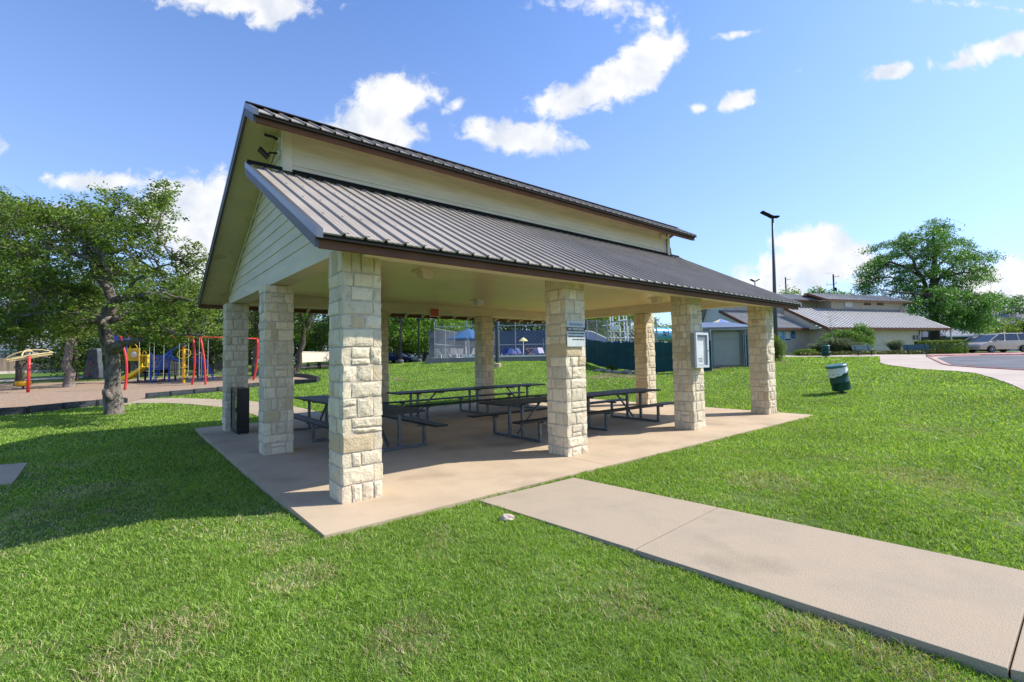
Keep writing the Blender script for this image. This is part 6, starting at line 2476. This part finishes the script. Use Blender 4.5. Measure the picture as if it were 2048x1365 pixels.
# fittings
a_ = bpt(1689, 604, 4.2)
b_ = bpt(1704, 614.5, 4.2)
fw = MB().box(a_[0] - .08, b_[0] + .08, 4.14, 4.205, b_[1] - .08, a_[1] + .08).build('window', paint('window_trim', (.40, .41, .42)), bt)
MB().box(a_[0], b_[0], 4.125, 4.139, b_[1], a_[1]).build('pane', M_white, fw)
for px0, px1, py in ((1728, 1741, 609), (1754, 1766, 609)):
    a_, b_ = bpt(px0, py - 2, 4.2), bpt(px1, py + 2, 4.2)
    MB().box(a_[0], b_[0], 4.13, 4.205, b_[1], a_[1]).build('vent', M_brown, bt)
for px, v in ((1636, 2.2), (1855, 0.0)):
    a_ = bpt(px, 658.5, v)
    MB().box(a_[0] - .28, a_[0] + .28, v - .22, v - .005, a_[1] - .15, a_[1] + .05).build('wall_lamp', M_roofdk, bt)
for px in (1840.5, 1845.5):
    a_, b_ = bpt(px, 659, 0), bpt(px, 684, 0)
    MB().tube([(a_[0] - .25, -.05, a_[1]), (a_[0] - .25, -.05, b_[1] - .6)], .04, 6).build('pipe', M_brown, bt)
for px in (1828, 1834.5):
    a_ = bpt(px, 675, 0)
    MB().box(a_[0] - .2, a_[0] + .15, -.2, -.005, a_[1] - .25, a_[1] + .22).build('meter_box', paint('meter_grey', (.16, .18, .20)), bt)
a_ = bpt(1846, 676, 0)
# downpipe at the hip corner post
a_, b_ = bpt(1904, 657, -.8), bpt(1904, 690, -.8)
MB().box(a_[0] - .1, a_[0] + .0, -.75, -.65, -.8, zE - .2).build('corner_post', M_bside, bt)

# notice boards on the left wall of the building
def on_wall(name, lab, cat, px0, px1, py0, py1, v):
    a_, b_ = bpt(px0, py0, v), bpt(px1, py1, v)
    q = BP + BU * a_[0] + BVv * (v - .005) + Vector((0, 0, b_[1]))
    return thing(name, lab, cat, q, BYAW), b_[0] - a_[0], a_[1] - b_[1]


t, w, h_ = on_wall('notice_board', 'white framed double notice board with blue posters on the tan building wall', 'notice board', 1555, 1580.5, 662, 682, 2.2)
MB().box(0, w, -.08, 0, 0, h_).build('frame', M_white, t)
MB().box(.06, w * .47, -.09, -.081, .06, h_ - .06).build('poster', paint('poster_blue', (.16, .36, .62)), t)
MB().box(.1, w * .3, -.096, -.091, h_ * .45, h_ - .12).build('poster', paint('poster_pale', (.45, .62, .75)), t)
MB().box(w * .53, w - .06, -.09, -.081, .06, h_ - .06).build('backing', M_bluedk, t)
MB().box(w * .56, w - .12, -.096, -.091, .2, h_ - .08).build('poster', M_paper, t)
t, w, h_ = on_wall('wall_sign', 'small blue sign beside the notice board on the tan building wall', 'sign', 1582, 1590, 665, 677, 2.2)
MB().box(0, w, -.05, 0, 0, h_ * .85).build('board', paint('sign_blue', (.03, .16, .42)), t)
MB().lathe([(w * .5, 0), (w * .5, .05)], 16, M=Matrix.Translation((w / 2, 0, h_ * .85)) @ Matrix.Rotation(R(90), 4, 'X')).build('rounded_top', paint('sign_blue_top', (.03, .16, .42)), t)
for k in range(3):
    MB().box(w * .15, w * .85, -.056, -.051, h_ * (.25 + k * .17), h_ * (.33 + k * .17)).build('printed_line', paint('sign_pale', (.30, .45, .62)), t)
# equipment box near the right bench
p = at(1858, 46)
t = thing('utility_cabinet', 'low grey green utility cabinet against the building behind the right bench', 'utility cabinet', p)
MB().box(-1.0, .6, -.4, .4, 0, .85).build('body', paint('cabinet_green', (.11, .15, .15)), t, bevel=.03)
MB().box(-1.05, .65, -.45, .45, .851, .92).build('lid', M_galv, t)
p = at(1822, 45)
t = thing('electrical_box', 'small pale electrical box left of the grey green cabinet', 'electrical box', p)
MB().box(-.45, .45, -.3, .3, 0, .55).build('body', M_galv, t, bevel=.02)
MB().box(-.48, .48, -.33, .33, .551, .6).build('lid', M_galv, t)

# ------------------------------------------------------------------ benches, barrels
def bench(p, rz, lab):
    t = thing('park_bench', lab, 'bench', p, rz, 'green benches before the flower bed')
    mb = MB()
    M_bg = paint('bench_green', (.05, .105, .105), rough=.5)
    MB().box(-.9, .9, -.25, .22, .42, .46).build('seat', M_bg, t, bevel=.01)
    MB().box(-.9, .9, -.02, .02, 0, .42, Matrix.Translation((0, .27, .50)) @ Matrix.Rotation(R(-14), 4, 'X')).build('backrest', M_bg, t, bevel=.01)
    for s in (-1, 1):
        mb = MB().tube([(s * .62, .0, 0), (s * .62, .0, .42)], .05, 8).bar((s * .62, -.2, .40), (s * .62, .25, .40), .05).bar((s * .62, .24, .40), (s * .62, .36, .88), .05)
        mb.box(s * .62 - .12, s * .62 + .12, -.2, .2, 0, .02)
        mb.build('leg', M_black, t)


bench(ground(1730, 712), R(6), 'left green bench side on before the wide bush')
bench(ground(1835, 710.5), R(-24), 'right green bench angled towards the parking lot beside the hedge')


def barrel(p, lab, tilt, bag, rz=0, s=1.0):
    t = thing('trash_barrel', lab, 'trash barrel', p, rz, 'green trash barrels on the lawn')
    M_ = Matrix.Translation((0, 0, .12)) @ Matrix.Rotation(R(tilt), 4, 'Y') @ Matrix.Scale(s, 4)
    MB().lathe([(.27, 0), (.285, .01), (.285, .27), (.295, .28), (.295, .30), (.285, .31), (.285, .56), (.295, .57), (.295, .59), (.285, .60), (.285, .80)], 28, M=M_).build('drum', M_green, t, smooth=R(50))
    lid = MB().lathe([(.30, .79), (.325, .80), (.325, .86), (.30, .885), (.12, .90), (.11, .895), (.10, .80)], 28, M=M_).build('lid', M_greenlt, t, smooth=R(40))
    MB().lathe([(.112, .897), (.0, .8975)], 20, M=M_).build('hole', M_black, lid)
    if bag:
        vs, fs = [], []
        n = 40
        for j in range(5):
            for k in range(n):
                a = k / n * 2 * math.pi
                drop = .12 + .105 * (1 - math.cos(a - R(0))) + .012 * math.sin(a * 9)
                r = .297 + .014 * math.sin(a * 11 + j) * (j / 4) + .012 * (j == 4)
                vs.append(M_ @ Vector((r * math.cos(a), r * math.sin(a), .80 - drop * j / 4)))
        for j in range(4):
            for k in range(n):
                fs.append((j * n + k, j * n + (k + 1) % n, (j + 1) * n + (k + 1) % n, (j + 1) * n + k))
        MB().add(vs, fs).build('liner_bag', M_bag, t, smooth=True)
        MB().box(.27, .33, -.03, .03, .0, .76, M_).build('side_strap', M_green, t, bevel=.008)
    MB().tube([(0, 0, -.15), M_ @ Vector((0, 0, .0))], .05, 8).build('post', M_black, t)
    MB().lathe([(.14, -.02), (.15, .03), (.06, .06)], 10).build('foot', M_barkdk, t)
    return t


barrel(ground(1684, 787), 'green trash barrel leaning over on the lawn with its white liner showing', -11, True)
barrel(ground(1652, 716), 'upright dark green trash barrel at the lawn edge before the flower bed', 0, False, s=1.0)

# ------------------------------------------------------------------ parked vehicles
M_tire = M_rubber
def vehicle(name, lab, cat, p, rz, prof, cab, L, Wd, paintm, wheels, wr=.33, group='cars in the parking lot', roofm=None):
    """prof: side outline of the lower body (x, z); cab: (x, z) outline of the greenhouse; nose at -x"""
    t = thing(name, lab, cat, p, rz, group)
    hw = Wd / 2
    # lower body: outline pulled in towards nose, tail and sill
    vs, fs = [], []
    n = len(prof)
    lay = ((-1.0, .90), (-.94, 1.0), (.94, 1.0), (1.0, .90))
    for yy_, sh in ((-1.0, .955), (-.9, 1.0), (.9, 1.0), (1.0, .955)):
        for x, z in prof:
            k = min(1, (min(x + L / 2, L / 2 - x) + .25) / .9)
            k = .80 + .20 * max(0, min(1, k)) ** .6
            zc = .62
            vs.append((x * sh ** .3, yy_ * hw * k, zc + (z - zc) * (.97 if sh < 1 else 1)))
    for j in range(3):
        for i in range(n):
            fs.append((j * n + i, j * n + (i + 1) % n, (j + 1) * n + (i + 1) % n, (j + 1) * n + i))
    fs += [tuple(range(n - 1, -1, -1)), tuple(3 * n + i for i in range(n))]
    MB().add(vs, fs).build('body', paintm, t, bevel=.035, smooth=R(35))
    # greenhouse: dark glass volume, painted roof and pillars over it
    m = len(cab)
    zb_ = min(z for x, z in cab)
    ztp = max(z for x, z in cab)

    def yw(z, e=0):
        return hw * (.93 - .20 * (z - zb_) / (ztp - zb_)) + e
    vs = [(x, -yw(z), z) for x, z in cab] + [(x, yw(z), z) for x, z in cab]
    MB().add(vs, [tuple(range(m - 1, -1, -1)), tuple(range(m, 2 * m))] + [(i, (i + 1) % m, m + (i + 1) % m, m + i) for i in range(m)]).build('window', M_glassdk, t)
    # roof skin
    top = [c for c in cab if c[1] > ztp - .16]
    xs = sorted(c[0] for c in top)
    vs = []
    for x, f in ((xs[0] - .10, .0), (xs[0] + .25, 1), (xs[-1] - .25, 1), (xs[-1] + .08, .0)):
        zz = ztp - .10 + f * .13
        vs += [(x, -yw(ztp) - .02, zz - .06), (x, yw(ztp) + .02, zz - .06), (x, yw(ztp) - .12, zz), (x, -yw(ztp) + .12, zz)]
    fs = []
    for i in range(3):
        for j in range(4):
            fs.append((i * 4 + j, i * 4 + (j + 1) % 4, i * 4 + 4 + (j + 1) % 4, i * 4 + 4 + j))
    fs += [(3, 2, 1, 0), (12, 13, 14, 15)]
    MB().add(vs, fs).build('roof', roofm or paintm, t, bevel=.02)
    # pillars
    cabs = sorted(cab)
    for s in (-1, 1):
        mb = MB()
        lowx = [c for c in cab if c[1] < zb_ + .15]
        x0, x1 = min(c[0] for c in lowx), max(c[0] for c in lowx)
        for (xa, za_), (xb, zb2) in (((x0, zb_), (xs[0], ztp - .04)), ((x1, zb_), (xs[-1], ztp - .04)), ((x0 + (x1 - x0) * .36, zb_), (x0 + (x1 - x0) * .40, ztp - .04)), ((x0 + (x1 - x0) * .68, zb_), (x0 + (x1 - x0) * .68, ztp - .04))):
            mb.bar((xa, s * yw(za_, .004), za_), (xb, s * yw(zb2, .004), zb2), .09, .03, up=(0, 1, 0))
        mb.build('pillar', paintm, t)
    for wx in wheels:
        for s in (-1, 1):
            Mw = Matrix.Translation((wx, s * (hw - .09), wr)) @ Matrix.Rotation(R(90), 4, 'X')
            w_o = MB().lathe([(wr * .62, -.10), (wr * .96, -.105), (wr, -.06), (wr, .06), (wr * .96, .105), (wr * .62, .10)], 22, M=Mw).build('wheel', M_tire, t, smooth=R(40))
            MB().lathe([(wr * .6, -.085), (wr * .64, -.107), (wr * .5, -.09), (wr * .2, -.10), (.02, -.112)][::1], 22, M=Mw if s > 0 else Matrix.Translation((wx, s * (hw - .09), wr)) @ Matrix.Rotation(R(-90), 4, 'X')).build('rim', M_alu, w_o, smooth=R(30))
            mb = MB()
            for k in range(5):
                an = k * 2 * math.pi / 5
                c_ = Vector((wx + math.cos(an) * wr * .38, s * (hw + .016), wr + math.sin(an) * wr * .38))
                mb.box(-.035, .035, -.004, .004, -.06, .06, Matrix.Translation(c_) @ Matrix.Rotation(-an + math.pi / 2, 4, 'Y'))
            mb.build('rim_slots', M_black, w_o)
    for s in (-1, 1):
        MB().box(-L / 2 + .02, -L / 2 + .40, s * hw * .72 - .17, s * hw * .72 + .17, .66, .80, None).build('headlight', M_alu, t, bevel=.04)
        MB().box(-L / 2 + 1.25, -L / 2 + 1.42, s * (hw + .09) - .08, s * (hw + .09) + .08, .98, 1.12).build('mirror', paintm, t, bevel=.03)
        MB().box(L / 2 - .2, L / 2 - .03, s * hw * .78 - .12, s * hw * .78 + .12, .75, 1.0).build('tail_light', M_red, t, bevel=.02)
    MB().box(-L / 2 - .005, -L / 2 + .12, -hw * .5, hw * .5, .38, .56).build('grille', M_black, t)
    return t


M_gold = paint('champagne_metallic', (.46, .40, .33), rough=.28, metal=.35)
M_silv = paint('silver_metallic', (.48, .49, .50), rough=.25, metal=.4)
M_wcar = paint('white_car_paint', (.70, .71, .72), rough=.25)
M_dkcar = paint('dark_car_paint', (.035, .04, .045), rough=.25)
van_prof = [(-2.5, .30), (-2.52, .55), (-2.42, .78), (-1.75, .98), (-1.45, 1.05), (2.35, 1.08), (2.50, .95), (2.52, .45), (2.45, .28)]
van_cab = [(-1.75, .98), (-.62, 1.66), (-.2, 1.72), (2.05, 1.72), (2.42, 1.05)]
sed_prof = [(-2.35, .28), (-2.38, .55), (-2.25, .72), (-1.2, .90), (1.5, .96), (2.3, .92), (2.36, .6), (2.3, .28)]
sed_cab = [(-1.2, .90), (-.35, 1.38), (.1, 1.44), (.9, 1.42), (1.75, .96)]


def park(px, Y, dz=0.0):
    x = on_y(px, 700, Y).x
    return Vector((x, Y, gz(x, Y) + .02 + dz))


x = on_y(1941, 706, 43.5).x
pv_ = Vector((x + 2.5, 43.5, on_y(1975, 706, 43.5).z))
vehicle('minivan', 'champagne minivan parked nearest the kerb with its nose to the hedge', 'minivan', pv_, R(2), van_prof, van_cab, 5.0, 1.9, M_gold, (-1.55, 1.45))
p = park(1935, 46.5)
p = Vector((on_y(1917, 705, 46.2).x + 2.35, 46.3, on_y(1940, 704, 46.2).z))
vehicle('sedan', 'silver sedan parked just behind the champagne minivan', 'car', p, R(2), sed_prof, sed_cab, 4.7, 1.78, M_silv, (-1.42, 1.35), wr=.31)
p = Vector((on_y(1915, 700, 49.4).x + 2.35, 49.4, p.z + .06))
vehicle('sedan', 'white sedan parked third from the kerb, only its bonnet and roof showing', 'car', p, R(2), sed_prof, sed_cab, 4.7, 1.78, M_wcar, (-1.42, 1.35), wr=.31)
p = Vector((on_y(1960, 700, 53).x + 2.4, 53.5, p.z + .12))
vehicle('minivan', 'dark vehicle with roof rails parked behind the sedans', 'car', p, R(2), van_prof, van_cab, 5.0, 1.9, M_dkcar, (-1.55, 1.45), wr=.36)
p = Vector((on_y(1895, 700, 60).x + 2.4, 60, gz(on_y(1895, 700, 60).x + 2, 60)))
vehicle('sedan', 'blue grey car parked far back under the trees right of the building', 'car', p, R(10), sed_prof, sed_cab, 4.7, 1.78, paint('blue_grey_car', (.07, .12, .20), rough=.25), (-1.42, 1.35), wr=.31)
# two cars glimpsed beyond the lamp posts
p = at(860, 64)
vehicle('sedan', 'pale car glimpsed beyond the right black lamp post', 'car', p, R(20), sed_prof, sed_cab, 4.7, 1.78, M_wcar, (-1.42, 1.35), wr=.31, group='cars beyond the lamp posts')
p = at(797, 66)
vehicle('sedan', 'dark blue car glimpsed left of the black lamp posts', 'car', p, R(160), sed_prof, sed_cab, 4.7, 1.78, M_bluedk, (-1.42, 1.35), wr=.31, group='cars beyond the lamp posts')

# house and carport at the right behind the cars
house('low brown house with a dark porch behind the parked cars at the right', 1893, 1990, 82, 672, 655, mat('dark_porch', (.13, .12, .115), var=.1))
house('pale blue sided house among the trees at the right edge', 2005, 2120, 92, 652, 628, mat('pale_blue_siding', (.50, .56, .62), var=.05))
